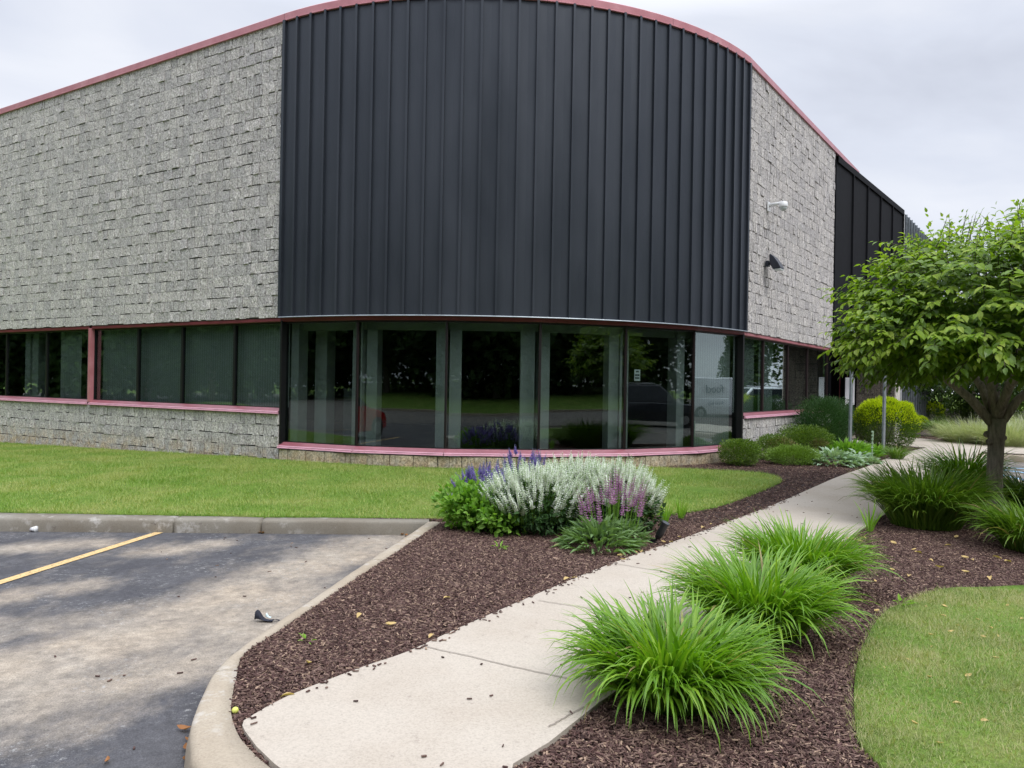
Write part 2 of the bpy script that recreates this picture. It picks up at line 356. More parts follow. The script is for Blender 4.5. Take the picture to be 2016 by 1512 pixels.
SC.cycles.max_bounces = 8; SC.cycles.transparent_max_bounces = 12; SC.cycles.diffuse_bounces = 3; SC.cycles.glossy_bounces = 3
SC.cycles.use_denoising = True
# ------------------------------------------------------------------ plan geometry
def resample(poly, step, closed=True):
    out = []
    n = len(poly)
    for i in range(n if closed else n-1):
        a = np.array(poly[i]); b = np.array(poly[(i+1) % n]); L = np.hypot(*(b-a)); k = max(1, int(L/step))
        for j in range(k): out.append(tuple(a+(b-a)*j/k))
    if not closed: out.append(tuple(poly[-1]))
    return out
def catmull(pts, per=8):
    out = []; n = len(pts)
    for i in range(n-1):
        p0 = np.array(pts[max(i-1, 0)]); p1 = np.array(pts[i]); p2 = np.array(pts[i+1]); p3 = np.array(pts[min(i+2, n-1)])
        for j in range(per):
            t = j/per; out.append(tuple(.5*((2*p1)+(-p0+p2)*t+(2*p0-5*p1+4*p2-p3)*t*t+(-p0+3*p1-3*p2+p3)*t**3)))
    out.append(tuple(pts[-1])); return out
def inside(poly, X, Y):
    X = np.asarray(X); Y = np.asarray(Y); c = np.zeros(X.shape, bool); n = len(poly)
    for i in range(n):
        x1, y1 = poly[i]; x2, y2 = poly[(i+1) % n]
        if y1 == y2: continue
        m = ((y1 > Y) != (y2 > Y)) & (X < (x2-x1)*(Y-y1)/(y2-y1)+x1); c ^= m
    return c
def sheet(name, poly, off, mat, step=.4, skirt=0, zf=G, attrf=None, rough=0):
    """flat region following the ground height, with skirt edges"""
    b = resample(poly, step); P = [Vector(p) for p in b]; n = len(P)
    xs = [p[0] for p in b]; ys = [p[1] for p in b]
    gx, gy = np.meshgrid(np.arange(min(xs)+step/2, max(xs), step), np.arange(min(ys)+step/2, max(ys), step))
    gx = gx.ravel(); gy = gy.ravel(); ok = inside(b, gx, gy); gx = gx[ok]; gy = gy[ok]
    P += [Vector((float(x), float(y))) for x, y in zip(gx, gy)]
    vo, eo, fo, *_ = delaunay_2d_cdt(P, [(i, (i+1) % n) for i in range(n)], [list(range(n))], 1, 1e-5)
    V = np.array([(v.x, v.y) for v in vo]); Z = zf(V[:, 0], V[:, 1])+off
    if rough: Z = Z+np.array([noise.noise(Vector((a*2.5, c*2.5, 3)))*rough for a, c in V])
    V3 = np.column_stack([V, Z]); T = [tuple(f) for f in fo]
    # orient up
    T2 = []
    for a, bb, c in [t for t in T if len(t) == 3]:
        ar = (V[bb][0]-V[a][0])*(V[c][1]-V[a][1])-(V[bb][1]-V[a][1])*(V[c][0]-V[a][0])
        T2.append((a, bb, c) if ar > 0 else (a, c, bb))
    Q = []
    if skirt:
        cnt = {}
        for t in T2:
            for e in ((t[0], t[1]), (t[1], t[2]), (t[2], t[0])): cnt[e] = 1
        base = len(V3); be = [e for e in cnt if (e[1], e[0]) not in cnt]; mp_ = {}
        ext = []
        for e in be:
            for k in e:
                if k not in mp_: mp_[k] = base+len(ext); ext.append((V3[k][0], V3[k][1], V3[k][2]-skirt))
        V3 = np.vstack([V3, ext]); Q = [(e[1], e[0], mp_[e[0]], mp_[e[1]]) for e in be]
    at = {'silt': attrf(V3[:, 0], V3[:, 1])} if attrf else None
    return mesh_np(name, V3, Q or None, T2, mat, attr=at, smooth_=not skirt or skirt < .06)
# kerb inner line (mulch side) and outer line, from left to nose and round
far_back = [(-40, 8.95), (-20, 8.85), (-8, 8.78)]+[gp(0, 1009.5), gp(510, 1018), gp(845, 1022)]
far_front = [(-40, 8.55), (-20, 8.45), (-8, 8.42)]+[gp(0, 1019.5), gp(510, 1024), gp(839, 1027.5)]
side_in = [gp(*p) for p in [(868, 1029), (719, 1127), (576, 1223), (547, 1243), (480, 1288), (465, 1333), (457, 1373), (455, 1408), (469, 1449), (495, 1480), (527, 1509)]]
side_out = [gp(*p) for p in [(841, 1027.5), (690, 1127), (549, 1223), (510, 1250), (473, 1275), (424, 1319), (393, 1377), (375, 1426), (374, 1471), (388, 1512)]]
nose_in = [(-.62, 2.75), (-.1, 2.3), (.8, 1.7), (2, 1.2), (4, .9), (12, .8), (40, .8)]
nose_out = [(-.90, 2.78), (-.45, 2.2), (.5, 1.5), (1.8, 1.02), (4, .72), (12, .62), (40, .62)]
kin = far_back+catmull(side_in+nose_in, 6)
kout = far_front+catmull(side_out+nose_out, 6)
island = kin+[(40, -5+5.81), (42, 0.8)]
# right side outline in path coordinates
right_edge = [tp(-6, 9), tp(2, 9), tp(5, 7), tp(7.5, 4.4), tp(9.2, 2.9), tp(10.4, 2.2), tp(11, 1.55), tp(15.7, 1.55), tp(15.8, 2.0), tp(15.9, 30)]
island = kin[:-2]+[(14, .8)]+right_edge+[(60, 60), (-60, 60), (-60, 9)]
def A(x, y): return G(x, y)-KH
# silt strokes on the parking lot
strokes = [([(-60, 1088), (60, 1078), (185, 1070)], .20, .75), ([(300, 1086), (415, 1072)], .17, .72),
           ([(740, 1070), (620, 1108), (480, 1165), (300, 1240), (60, 1310), (-150, 1350)], .33, .85),
           ([(560, 1170), (480, 1235), (430, 1290), (260, 1330), (0, 1390)], .26, .8),
           ([(-50, 1190), (60, 1165), (170, 1150)], .17, .6), ([(-60, 1230), (120, 1235), (240, 1200)], .15, .55),
           ([(20, 1450), (130, 1430), (220, 1400)], .14, .4), ([(180, 1068), (260, 1062)], .1, .25), ([(-400, 1300), (-100, 1260)], .3, .6)]
strokes = [([gp(x, y, -KH) for x, y in s], r, a) for s, r, a in strokes]
def siltf(X, Y):
    out = np.zeros(len(X))
    for pts, r, a in strokes:
        d = np.full(len(X), 1e9)
        for i in range(len(pts)-1):
            p = np.array(pts[i]); q = np.array(pts[i+1]); v = q-p; L2 = v@v
            t = np.clip(((X-p[0])*v[0]+(Y-p[1])*v[1])/L2, 0, 1)
            d = np.minimum(d, np.hypot(X-p[0]-t*v[0], Y-p[1]-t*v[1]))
        out = np.maximum(out, a*(1-smooth((d-r*.2)/(r*2.3))))
    # a dark clean band close to the kerb, elsewhere a light even film
    far = smooth((np.hypot(X+3, Y-5)-7)/10)*.35
    return np.maximum(out, far)*.55
lot_near = [(-9, 1.0), (1.2, 1.0), (1.2, 9.1), (-9, 9.1)]
def rectgrid(name, x0, x1, y0, y1, st, zf, mat, attrf=None, hole=None):
    xs = np.arange(x0, x1+st/2, st); ys = np.arange(y0, y1+st/2, st); gx, gy = np.meshgrid(xs, ys)
    V = np.column_stack([gx.ravel(), gy.ravel(), zf(gx.ravel(), gy.ravel())]); nx = len(xs)
    i, j = np.meshgrid(np.arange(nx-1), np.arange(len(ys)-1)); a = (j*nx+i).ravel()
    Q = np.column_stack([a, a+1, a+nx+1, a+nx])
    if hole:
        cx_ = V[Q].mean(1); keep = ~((cx_[:, 0] > hole[0]) & (cx_[:, 0] < hole[1]) & (cx_[:, 1] > hole[2]) & (cx_[:, 1] < hole[3])); Q = Q[keep]
    return mesh_np(name, V, Q, None, mat, attr={'silt': attrf(V[:, 0], V[:, 1])} if attrf else None)
# one big asphalt sheet; fine grid where the camera looks closely
xs = np.concatenate([np.arange(-90, -10, 2.0), np.arange(-10, 2.01, .06), np.arange(3, 14, .5), np.arange(14, 100, 2.0)])
ys = np.concatenate([np.arange(-16, 1, 1.0), np.arange(1, 9.6, .06), np.arange(9.75, 22, .4), np.arange(22, 70, 2.0)])
gx, gy = np.meshgrid(xs, ys); V = np.column_stack([gx.ravel(), gy.ravel(), A(gx.ravel(), gy.ravel())]); nx = len(xs)
i, j = np.meshgrid(np.arange(nx-1), np.arange(len(ys)-1)); a = (j*nx+i).ravel()
tag(mesh_np('parking_lot', V, np.column_stack([a, a+1, a+nx+1, a+nx]), None, MT['asphalt'], attr={'silt': siltf(V[:, 0], V[:, 1])}), kind='structure')
# far ground all around
def far_z(x, y): return np.where(y < -16, -KH+.02+np.clip(-16-y, 0, 30)*.055, 0)
o = MB(); 
for (x0, x1, y0, y1, z) in ((-600, 600, -600, -90, 2.2), (-600, 600, 69.9, 700, -.0), (-600, -89.9, -90, 70, -.35), (99.9, 600, -90, 70, -.05)):
    o.add([(x0, y0, z), (x1, y0, z), (x1, y1, z), (x0, y1, z)], [(0, 1, 2, 3)])
tag(o.build('ground', MT['turf']), kind='structure')
xs = np.arange(-90, 101, 3.0); ys = np.arange(-91, -15.9, 1.5); gx, gy = np.meshgrid(xs, ys); V = np.column_stack([gx.ravel(), gy.ravel(), far_z(gx.ravel(), gy.ravel())]); nx = len(xs)
i, j = np.meshgrid(np.arange(nx-1), np.arange(len(ys)-1)); a = (j*nx+i).ravel()
tag(mesh_np('grass_bank', V, np.column_stack([a, a+1, a+nx+1, a+nx]), None, MT['turf']), kind='structure')
# mulch bed sheet under everything planted
tag(sheet('mulch_bed', island, -.02, MT['soil'], .5, skirt=.12), kind='structure')
# ------------------------------------------------------------------ kerbs
def strip(name, inner, outer, mat, label=None, top=0.0, joints=()):
    """kerb as closed cross-section swept between two polylines of equal count"""
    n = max(len(inner), len(outer))
    def res(p, n):
        p = np.array(p); s = np.r_[0, np.cumsum(np.hypot(*np.diff(p, axis=0).T))]; t = np.linspace(0, s[-1], n)
        return np.column_stack([np.interp(t, s, p[:, 0]), np.interp(t, s, p[:, 1])])
    m = max(20, n*2); I = res(inner, m); U = res(outer, m); V = []; Q = []; J = np.zeros(m)
    seg = np.hypot(*np.diff(U, axis=0).T); cum = np.r_[0, np.cumsum(seg)]
    if joints:
        ex = [jv+e_ for jv in joints if .1 < jv < cum[-1]-.1 for e_ in (-.012, -.007, .007, .012)]; t2 = np.sort(np.r_[cum, ex])
        J = np.array([1.0 if any(abs(t_-jv) < .009 for jv in joints) else 0 for t_ in t2])
        I = np.column_stack([np.interp(t2, cum, I[:, 0]), np.interp(t2, cum, I[:, 1])]); U = np.column_stack([np.interp(t2, cum, U[:, 0]), np.interp(t2, cum, U[:, 1])]); m = len(t2)
    for k in range(m):
        i_, o_ = I[k], U[k]; d = (o_-i_)/max(1e-6, np.hypot(*(o_-i_)))
        wv = noise.noise(Vector((o_[0]*1.3, o_[1]*1.3, 0)))*.008; ch = noise.noise(Vector((o_[0]*6, o_[1]*6, 5)))*.006
        zt = float(G(*o_))+top+wv; zb = float(G(*o_))-KH-.1; zt -= J[k]*.03
        for (f, z) in ((0, zt-.14), (0, zt), (.55, zt+.003), (.84, zt-.002+ch*.5), (.955, zt-.008+ch), (1.0, zt-.030), (1.03, zt-.1), (1.05, zb)):
            f = f-J[k]*.12*(f > .8); q = i_+(o_-i_)*f if f <= 1 else o_+d*(f-1)*.5
            V.append((q[0], q[1], z))
    for k in range(m-1):
        for c in range(7):
            a = k*8+c; Q.append((a, a+8, a+9, a+1))
    return mesh_np(name, V, Q, None, mat, smooth_=True)
def dens(p, st=.12): return resample(p, st, closed=False)
_ff = far_front+[gp(845, 1027.5)]; _a = np.array(_ff); _c = np.r_[0, np.cumsum(np.hypot(*np.diff(_a, axis=0).T))]; _j0 = float(np.interp(gp(514, 1024)[0], _a[:, 0], _c)); FJ = [_j0-3.05*k for k in range(12)]+[float(np.interp(gp(343, 1022)[0], _a[:, 0], _c))]
kf = strip('kerb', dens(far_back), dens(far_front+[gp(845, 1027.5)])[:], MT['kerb_old'], joints=FJ)
tag(kf, kind='structure')
for (xx) in (gp(178, 1020)[0]-.0,):
    pass
ks = strip('kerb', dens(catmull(side_in+nose_in, 6), .06), dens(catmull(side_out+nose_out, 6), .06), MT['kerb'], top=.004, joints=(1.9, 4.55, 7.6))
tag(ks, kind='structure')
# right lot kerb
rk_in = [tp(4.9, 7.05), tp(7.4, 4.45), tp(9.1, 2.95), tp(10.3, 2.25), tp(10.9, 1.55), tp(15.7, 1.5), tp(15.95, 1.9), tp(16.05, 30)]
rk_out = [tp(5.05, 7.2), tp(7.55, 4.6), tp(9.25, 3.1), tp(10.4, 2.4), tp(11.05, 1.7), tp(15.55, 1.65), tp(15.75, 2.05), tp(15.9, 30)]
tag(strip('kerb', dens(rk_in, .2), dens(rk_out, .2), MT['kerb'], top=.004), kind='structure')
# kerb along far side behind the camera
o = MB(); o.box(-90, 100, -16.2, -16, -.3, 0.0); tag(o.build('kerb', MT['kerb']), kind='structure')
# ------------------------------------------------------------------ painted lines
def line(name, a, b, wd, mat, kind='structure'):
    a = np.array(a); b = np.array(b); d = (b-a)/np.hypot(*(b-a)); n_ = np.array((-d[1], d[0]))*wd/2; o = MB(); K = 10
    for k in range(K):
        p = a+(b-a)*k/K; q = a+(b-a)*(k+1)/K
        v = [(*(p-n_), float(A(*p))+.006), (*(q-n_), float(A(*q))+.006), (*(q+n_), float(A(*q))+.006), (*(p+n_), float(A(*p))+.006)]
        o.add(v, [(0, 1, 2, 3)])
    return tag(o.build(name, mat), kind=kind)
la = gp(0, 1147.5, -KH); lb = gp(313, 1049, -KH); ld = np.array(lb)-np.array(la); ld = ld/np.hypot(*ld)
line('parking_line', tuple(np.array(lb)-ld*5.2), lb, .10, MT['yellow'])
for k in (1, 2, 3, 4): line('parking_line', (lb[0]-2.75*k-ld[0]*5.2, lb[1]-ld[1]*5.2), (lb[0]-2.75*k, lb[1]), .10, MT['yellow'])
for (p0, p1) in (((1960, 920), (2016, 923)), ((1960, 923.5), (2016, 931)), ((1960, 933.5), (2016, 945)), ((1960, 943.2), (2016, 944.5))):
    a_ = np.array(gp(*p0, -KH)); b_ = np.array(gp(*p1, -KH)); line('parking_line', tuple(a_), tuple(b_+(b_-a_)*3), .10, MT['blue'])
# ------------------------------------------------------------------ sidewalk
wl = [gp(*p) for p in [(480, 1426), (567, 1377), (714, 1319), (804, 1288), (900, 1243), (1080, 1164), (1222, 1106), (1331, 1068), (1391, 1046), (1470, 1016.5)]]
wl2 = [gp(*p) for p in [(1614, 956), (1705.5, 921), (1766.6, 896), (1824.7, 882.6)]]
walk_poly = catmull(wl+wl2, 3)
walk_poly += [tp(17.2, -1.0), tp(17.8, -3.2), tp(21.0, -3.2), tp(20.9, -.9), tp(20.0, .5), tp(19.8, 1.5), tp(19.9, 14), tp(16.3, 14), tp(16.2, 1.52), tp(11, 1.50), tp(9, 1.42), tp(6, 1.34)]
walk_poly += [gp(1721, 1029), gp(1651, 1075), gp(1179, 1390), gp(1080, 1469.6), gp(1010, 1512), (-.05, 2.35), (-.3, 2.45), gp(540, 1512), gp(505, 1478), gp(483, 1448), gp(477, 1436)]
walk = sheet('sidewalk', walk_poly, .018, MT['walk'], .3, skirt=.07); tag(walk, kind='structure')
# control joints: thin dark tooled grooves
joints = []
def joint(a, b):
    o = MB(); a = np.array(a); b = np.array(b); d = (b-a)/np.hypot(*(b-a)); n_ = np.array((-d[1], d[0]))*.0035; K = 14; wob = [noise.noise(Vector((k*.7, a[0], 0)))*.008 for k in range(K+1)]
    for k in range(K):
        p = a+(b-a)*k/K+n_/.0035*wob[k]; q = a+(b-a)*(k+1)/K+n_/.0035*wob[k+1]
        v = [(*(p-n_), float(G(*p))+.0235), (*(q-n_), float(G(*q))+.0235), (*(q+n_), float(G(*q))+.0235), (*(p+n_), float(G(*p))+.0235)]; o.add(v, [(0, 1, 2, 3)])
    joints.append(o)
joint(gp(830, 1278), gp(1120, 1345)); joint(gp(1060, 1188), gp(1215, 1212)); joint(gp(1382, 1048), gp(1450, 1056)); joint(gp(1200, 1112), gp(1330, 1135))
joint(gp(1080, 1440), gp(1150, 1400)); joint(tp(8.4, .15), tp(8.4, 1.36)); joint(tp(12.4, .22), tp(12.4, 1.5)); joint(tp(16.5, .3), tp(16.5, 1.5))
jm = MB()
for o in joints: jm.add(o.v, o.f)
jo = jm.build('sidewalk_joints', simple('joint_dirt', (.25, .215, .18), .95)); jo.parent = walk
# ------------------------------------------------------------------ lawns
WLc = (-4.11, 13.68); LD = np.array((-.8555, .5178))     # left wall runs from the corner in this direction
LNrm = np.array((-.5178, -.8555))                        # outward normal of left wall
lawnL = [(-58, 8.97), (-20, 8.87), (-8, 8.80)]+[gp(0, 1009), gp(510, 1017.5), gp(845, 1021.5)]
lawnL += catmull([gp(*p) for p in [(950, 1024), (1150, 1022), (1312, 1013), (1400, 1001), (1476, 976), (1522, 957), (1539, 947), (1528, 938), (1492, 931.5), (1400, 926), (1330, 923)]], 4)
Cc = np.array((-.65, 19.53)); RR = 6.8
aL = math.atan2(13.68-Cc[1], -4.11-Cc[0]); aR = math.atan2(15.13-Cc[1], 4.53-Cc[0])
def arcp(u, r=RR):
    a = aL+(aR-aL)*u; return (Cc[0]+r*math.cos(a), Cc[1]+r*math.sin(a))
lawnL += [arcp(u, RR+.10) for u in np.linspace(.72, 0, 14)]
lawnL += [tuple(np.array(WLc)+LD*s+LNrm*.06) for s in (.3, 5, 12, 30, 52)]
tag(sheet('lawn', lawnL, .012, MT['turf'], .35, skirt=.03, rough=.02), kind='structure')
lawnR = catmull([gp(*p) for p in [(1760, 1540), (1722, 1500), (1689, 1454), (1681, 1372), (1687, 1318), (1694, 1285), (1716, 1242), (1735, 1214), (1771, 1193), (1831, 1168), (1891, 1158.6), (2016, 1156)]], 4)
lawnR += [(6, 5.2), (9, 4.2), (12, 3), (12, 1.1), (2.2, 1.5), (1.35, 2.1)]
tag(sheet('lawn', lawnR, .012, MT['turf'], .3, skirt=.03, rough=.015), kind='structure')
# ---- instanced templates as plain merged meshes
def frames(D, U):
    """rotation matrices with y along D, z near U"""
    D = D/np.linalg.norm(D, axis=1, keepdims=True); X = np.cross(D, U); ln = np.linalg.norm(X, axis=1, keepdims=True); X = np.where(ln < 1e-5, np.array([[1., 0, 0]]), X/np.maximum(ln, 1e-6))
    Z = np.cross(X, D); return np.stack([X, D, Z], axis=2)
def inst(tv, tf, Rm, P, S):
    tv = np.asarray(tv, float); tf = np.asarray(tf); n = len(P); S = np.asarray(S, float)
    if S.ndim == 1: S = S[:, None]*np.ones((1, 3))
    V = np.einsum('nij,nkj->nki', Rm, tv[None]*S[:, None, :])+P[:, None, :]
    Fc = tf[None]+(np.arange(n)*len(tv))[:, None, None]
    return V.reshape(-1, 3), Fc.reshape(-1, tf.shape[1])
def rand_dirs(n, zmin=-1, zmax=1):
    z = RNG.uniform(zmin, zmax, n); a = RNG.uniform(0, 2*np.pi, n); r = np.sqrt(1-z*z); return np.column_stack([r*np.cos(a), r*np.sin(a), z])
LEAF_V = [(0, 0, 0), (-.26, .3, .06), (0, .3, -.02), (.26, .3, .06), (-.23, .62, .02), (0, .62, -.05), (.23, .62, .02), (0, 1, -.18)]
LEAF_T = [(0, 2, 1), (0, 3, 2), (1, 2, 5), (1, 5, 4), (2, 3, 6), (2, 6, 5), (4, 5, 7), (5, 6, 7)]
SL_V = [(0, 0, 0), (-.28, .5, .08), (0, 1, -.05), (.28, .5, .08)]; SL_T = [(0, 2, 1), (0, 3, 2)]
NL_V = [(0, 0, 0), (-.13, .4, .03), (0, 1, 0), (.13, .4, .03)]
BL_V = [(-.5, 0, 0), (.5, 0, 0), (.12, .6, .12), (-.12, .6, .12), (0, 1, .38)]
def grass(name, poly, dens_, h, wd, mat, region=None, label=None, edge=None):
    xs = [p[0] for p in poly]; ys = [p[1] for p in poly]; x0, x1, y0, y1 = region or (min(xs), max(xs), min(ys), max(ys))
    n = int((x1-x0)*(y1-y0)*dens_); X = RNG.uniform(x0, x1, n); Y = RNG.uniform(y0, y1, n); ok = inside(poly, X, Y)
    ok &= (np.abs(X)/np.maximum(Y, .1) < .74)
    X = X[ok]; Y = Y[ok]; n = len(X); X = X+RNG.normal(0, .022, n); Y = Y+RNG.normal(0, .022, n)
    az = RNG.uniform(0, 2*np.pi, n); tl = RNG.uniform(.05, 1.0, n)
    D = np.column_stack([np.cos(az)*tl, np.sin(az)*tl, np.ones(n)]); U = np.column_stack([np.cos(az), np.sin(az), -tl])
    pat = np.array([noise.noise(Vector((a*1.3, b*1.3, 7))) for a, b in zip(X, Y)])
    hh = h*RNG.uniform(.4, 1.35, n)*(1+.7*pat)
    P = np.column_stack([X, Y, G(X, Y)+.008])
    S = np.column_stack([np.full(n, wd)*RNG.uniform(.7, 1.3, n), hh, hh])
    V, T = inst(BL_V, [(0, 1, 2), (0, 2, 3), (3, 2, 4)], frames(D, U), P, S)
    return mesh_np(name, V, None, T, mat)
g1 = grass('lawn_grass', lawnL, 3000, .055, .007, MT['blade'], (-13, 5, 8.7, 19)); tag(g1, 'green grass of the lawn between the far kerb and the building', 'grass', kind='stuff')
g2 = grass('lawn_grass', lawnR, 11000, .040, .0042, MT['blade_r'], (1.3, 5, 1.9, 6)); tag(g2, 'patchy short grass of the curved lawn at bottom right', 'grass', kind='stuff')
# ---- mulch chips
def chips(n, px_region, polys_out, size=(.022, .05), ymax=14, seed=0, on=-.008):
    x0, x1, y0, y1 = px_region; X = RNG.uniform(x0, x1, n); Y = RNG.uniform(y0, y1, n); ok = inside(island, X, Y) & (np.abs(X)/np.maximum(Y, .1) < .75)
    for p in polys_out: ok &= ~inside(p, X, Y)
    X = X[ok]; Y = Y[ok]; n = len(X); az = RNG.uniform(0, 2*np.pi, n); el = RNG.normal(0, .28, n)
    D = np.column_stack([np.cos(az)*np.cos(el), np.sin(az)*np.cos(el), np.sin(el)]); U = rand_dirs(n, .45, 1)
    S = np.column_stack([RNG.uniform(.004, .010, n), RNG.uniform(*size, n)*RNG.uniform(.5, 1, n), RNG.uniform(.002, .005, n)])
    P = np.column_stack([X, Y, G(X, Y)+on+RNG.uniform(0, .012, n)])
    bv = [(-.5, -.5, -.5), (.5, -.5, -.5), (.35, .5, -.5), (-.4, .5, -.5), (-.5, -.5, .5), (.5, -.5, .5), (.35, .5, .5), (-.4, .5, .5)]
    return inst(bv, [(4, 5, 6, 7), (0, 1, 5, 4), (1, 2, 6, 5), (2, 3, 7, 6), (3, 0, 4, 7)], frames(D, U), P, S)
bldg_in = [arcp(u, RR-.05) for u in np.linspace(0, 1, 20)]+[tp(40, -2.05), (-40, 60), tuple(np.array(WLc)+LD*40)]
outs = [lawnL, lawnR, walk_poly, bldg_in]
def flat_prune(v_f, extra=None): return v_f
parts = [chips(430000, (-1.6, 5.2, 1.9, 8.8), outs), chips(150000, (-1, 12, 8.5, 15), outs, (.03, .055)), chips(90000, (3, 16, 14.5, 24), outs, (.04, .08))]
Vs = []; Qs = []; b0 = 0
for v, q in parts: Vs.append(v); Qs.append(q+b0); b0 += len(v)
tag(mesh_np('mulch_chips', np.vstack(Vs), np.vstack(Qs), None, MT['chip']), 'dark red brown shredded bark mulch filling the planting beds', 'mulch', kind='stuff')
# loose chips on sidewalk, kerb and asphalt
n = 420; X = RNG.uniform(-3.4, 6, n); Y = RNG.uniform(2.4, 11, n)
okw = inside(walk_poly, X, Y); okl = (~inside(island, X, Y)) & (RNG.random(n) < .55)
edge_pts = np.array(resample(walk_poly[:30], .04, closed=False)); sel = RNG.integers(0, len(edge_pts), 520)
EX = edge_pts[sel]+RNG.normal(0, .035, (520, 2)); 
X2 = np.r_[X[okw], EX[:, 0]]; Y2 = np.r_[Y[okw], EX[:, 1]]; Z2 = G(X2, Y2)+.024
X3 = X[okl]; Y3 = Y[okl]; X4 = np.r_[X2, X3]; Y4 = np.r_[Y2, Y3]; Z4 = np.r_[Z2, A(X3, Y3)+.006]; n = len(X4)
az = RNG.uniform(0, 6.28, n); D = np.column_stack([np.cos(az), np.sin(az), RNG.normal(0, .08, n)]); U = np.tile([0, 0, 1.], (n, 1))
bv = [(-.5, -.5, -.5), (.5, -.5, -.5), (.35, .5, -.5), (-.4, .5, -.5), (-.5, -.5, .5), (.5, -.5, .5), (.35, .5, .5), (-.4, .5, .5)]
v, q = inst(bv, [(4, 5, 6, 7), (0, 1, 5, 4), (1, 2, 6, 5), (2, 3, 7, 6), (3, 0, 4, 7)], frames(D, U), np.column_stack([X4, Y4, Z4]), np.column_stack([RNG.uniform(.004, .011, n), RNG.uniform(.012, .035, n), np.full(n, .005)]))
tag(mesh_np('loose_chips', v, q, None, MT['chip']), 'loose mulch crumbs strewn over the sidewalk and parking lot', 'mulch', kind='stuff')
# ================================================================== building
bld = empty('office_building', (float(WLc[0]), float(WLc[1]), 0)); BI = bld.matrix_basis.inverted()
OFF = Vector((-WLc[0], -WLc[1], 0))
tag(bld, 'grey split face block office building with dark metal clad rounded corner and rose red coping', 'building')
def part(o, parent=None):
    """world-space mesh -> child of the building (empty sits at the wall corner)"""
    o.data.transform(Matrix.Translation(OFF)); o.parent = parent or bld; return o
Z_SOF, Z_TOP, Z_L, Z_B = 2.67, 7.93, 1.055, .452
def left_fn(s): return (WLc[0]+LD[0]*s, WLc[1]+LD[1]*s), (LNrm[0], LNrm[1])
P_R = -2.05; T0 = 10.1
RNrm = np.array((.809, -.588)); RST = np.array((4.53, 15.13))
def right_fn(s): return (RST[0]+TD[0]*s, RST[1]+TD[1]*s), (RNrm[0], RNrm[1])
def arc_fn(s):
    a = aL+(s/RR); return (Cc[0]+RR*math.cos(a), Cc[1]+RR*math.sin(a)), (math.cos(a), math.sin(a))
ARC = RR*(aR-aL)
def block_wall(name, fn, s0, s1, z0, n, ch, mat, rnd, sag=None, back=True, amp=1.0, flip=False):
    V = []; Q = []; gs, gz = 6, 5
    for c in range(n):
        za, zb = z0+c*ch, z0+(c+1)*ch; s = s0-(.2 if c % 2 else 0)-rnd.choice([0, 0, .0])
        while s < s1:
            bo = rnd.uniform(.0, .010)*amp; kind = rnd.choice([(.5, .5), (.62, .38), (.38, .62), (.36, .34, .3), (.28, .44, .28), (.25, .25, .5), (.42, .2, .38), (.5, .27, .23)])
            u = s
            for kf_ in kind:
                a, b = u, u+.406*kf_; u = b
                a2, b2 = max(a, s0), min(b, s1)
                if b2-a2 < .03: continue
                a2 += .0065 if abs(a-s) < 1e-6 else .0022; b2 -= .0065 if abs(u-s-.406) < 1e-3 else rnd.choice([.0015, .0045]); zz0, zz1 = za+(rnd.uniform(.013, .025) if rnd.random() < (.6 if b2-a2 < .15 else .10) else rnd.choice([.001, .003, .006])), zb-.001
                pro = rnd.random() < (.25 if b2-a2 < .13 else .05); o0 = .028+bo*.3+rnd.uniform(-.0018, .0018)*amp+(.002 if pro else 0); tv = (rnd.uniform(.008, .018) if pro else rnd.uniform(-.0008, .0014))*amp; th = rnd.uniform(-.0035, .0035)*amp; sd_ = rnd.random()*50
                base = len(V)
                for jz in range(gz):
                    fz = jz/(gz-1)
                    for js in range(gs):
                        fs = js/(gs-1); ss = a2+(b2-a2)*fs; z = zz0+(zz1-zz0)*fz
                        p, nr = fn(ss); e = js in (0, gs-1)
                        off = o0+tv*(1-fz)+th*(fs-.5)*2+noise.noise(Vector((ss*12, z*12, 1)))*.0045*amp+noise.noise(Vector((ss*34, z*34, 3)))*.0075*amp-(.0015 if e else 0)
                        V.append((p[0]+nr[0]*off, p[1]+nr[1]*off, z))
                for jz in range(gz-1):
                    for js in range(gs-1):
                        q = base+jz*gs+js; Q.append((q, q+1, q+gs+1, q+gs))
                ring = [base+k for k in range(gs)]+[base+(k+1)*gs-1 for k in range(1, gz)]+[base+(gz-1)*gs+k for k in range(gs-2, -1, -1)]+[base+k*gs for k in range(gz-2, 0, -1)]
                rb = len(V)
                for r_ in ring:
                    x, y, z = V[r_]; fs = a2 if True else 0
                    p, nr = fn((a2+b2)/2); d = (x-p[0])*nr[0]+(y-p[1])*nr[1]+.005
                    V.append((x-nr[0]*d, y-nr[1]*d, z))
                m = len(ring)
                for k in range(m): Q.append((ring[k], rb+k, rb+(k+1) % m, ring[(k+1) % m]))
            s += .406
    if flip: Q = [q[::-1] for q in Q]
    nb = len(Q)
    if back:
        K = 24 if fn is arc_fn else 1
        for k in range(K):
            b = len(V); sa = s0+(s1-s0)*k/K; sb = s0+(s1-s0)*(k+1)/K
            for s_, z in ((sa, z0), (sb, z0), (sb, z0+n*ch), (sa, z0+n*ch)):
                p, nr = fn(s_); V.append((p[0]+nr[0]*.012, p[1]+nr[1]*.012, z))
            Q.append((b, b+1, b+2, b+3))
    mi = [0]*nb+[1]*(len(Q)-nb)
    return part(mesh_np(name, V, Q, None, mats=[mat, MT['mortar']], midx=mi))
rnd = random.Random(3)
CH = (Z_TOP-Z_SOF)/26
wall_up = block_wall('block_wall', left_fn, 0.0, 13.0, Z_SOF, 26, CH, MT['block'], rnd)
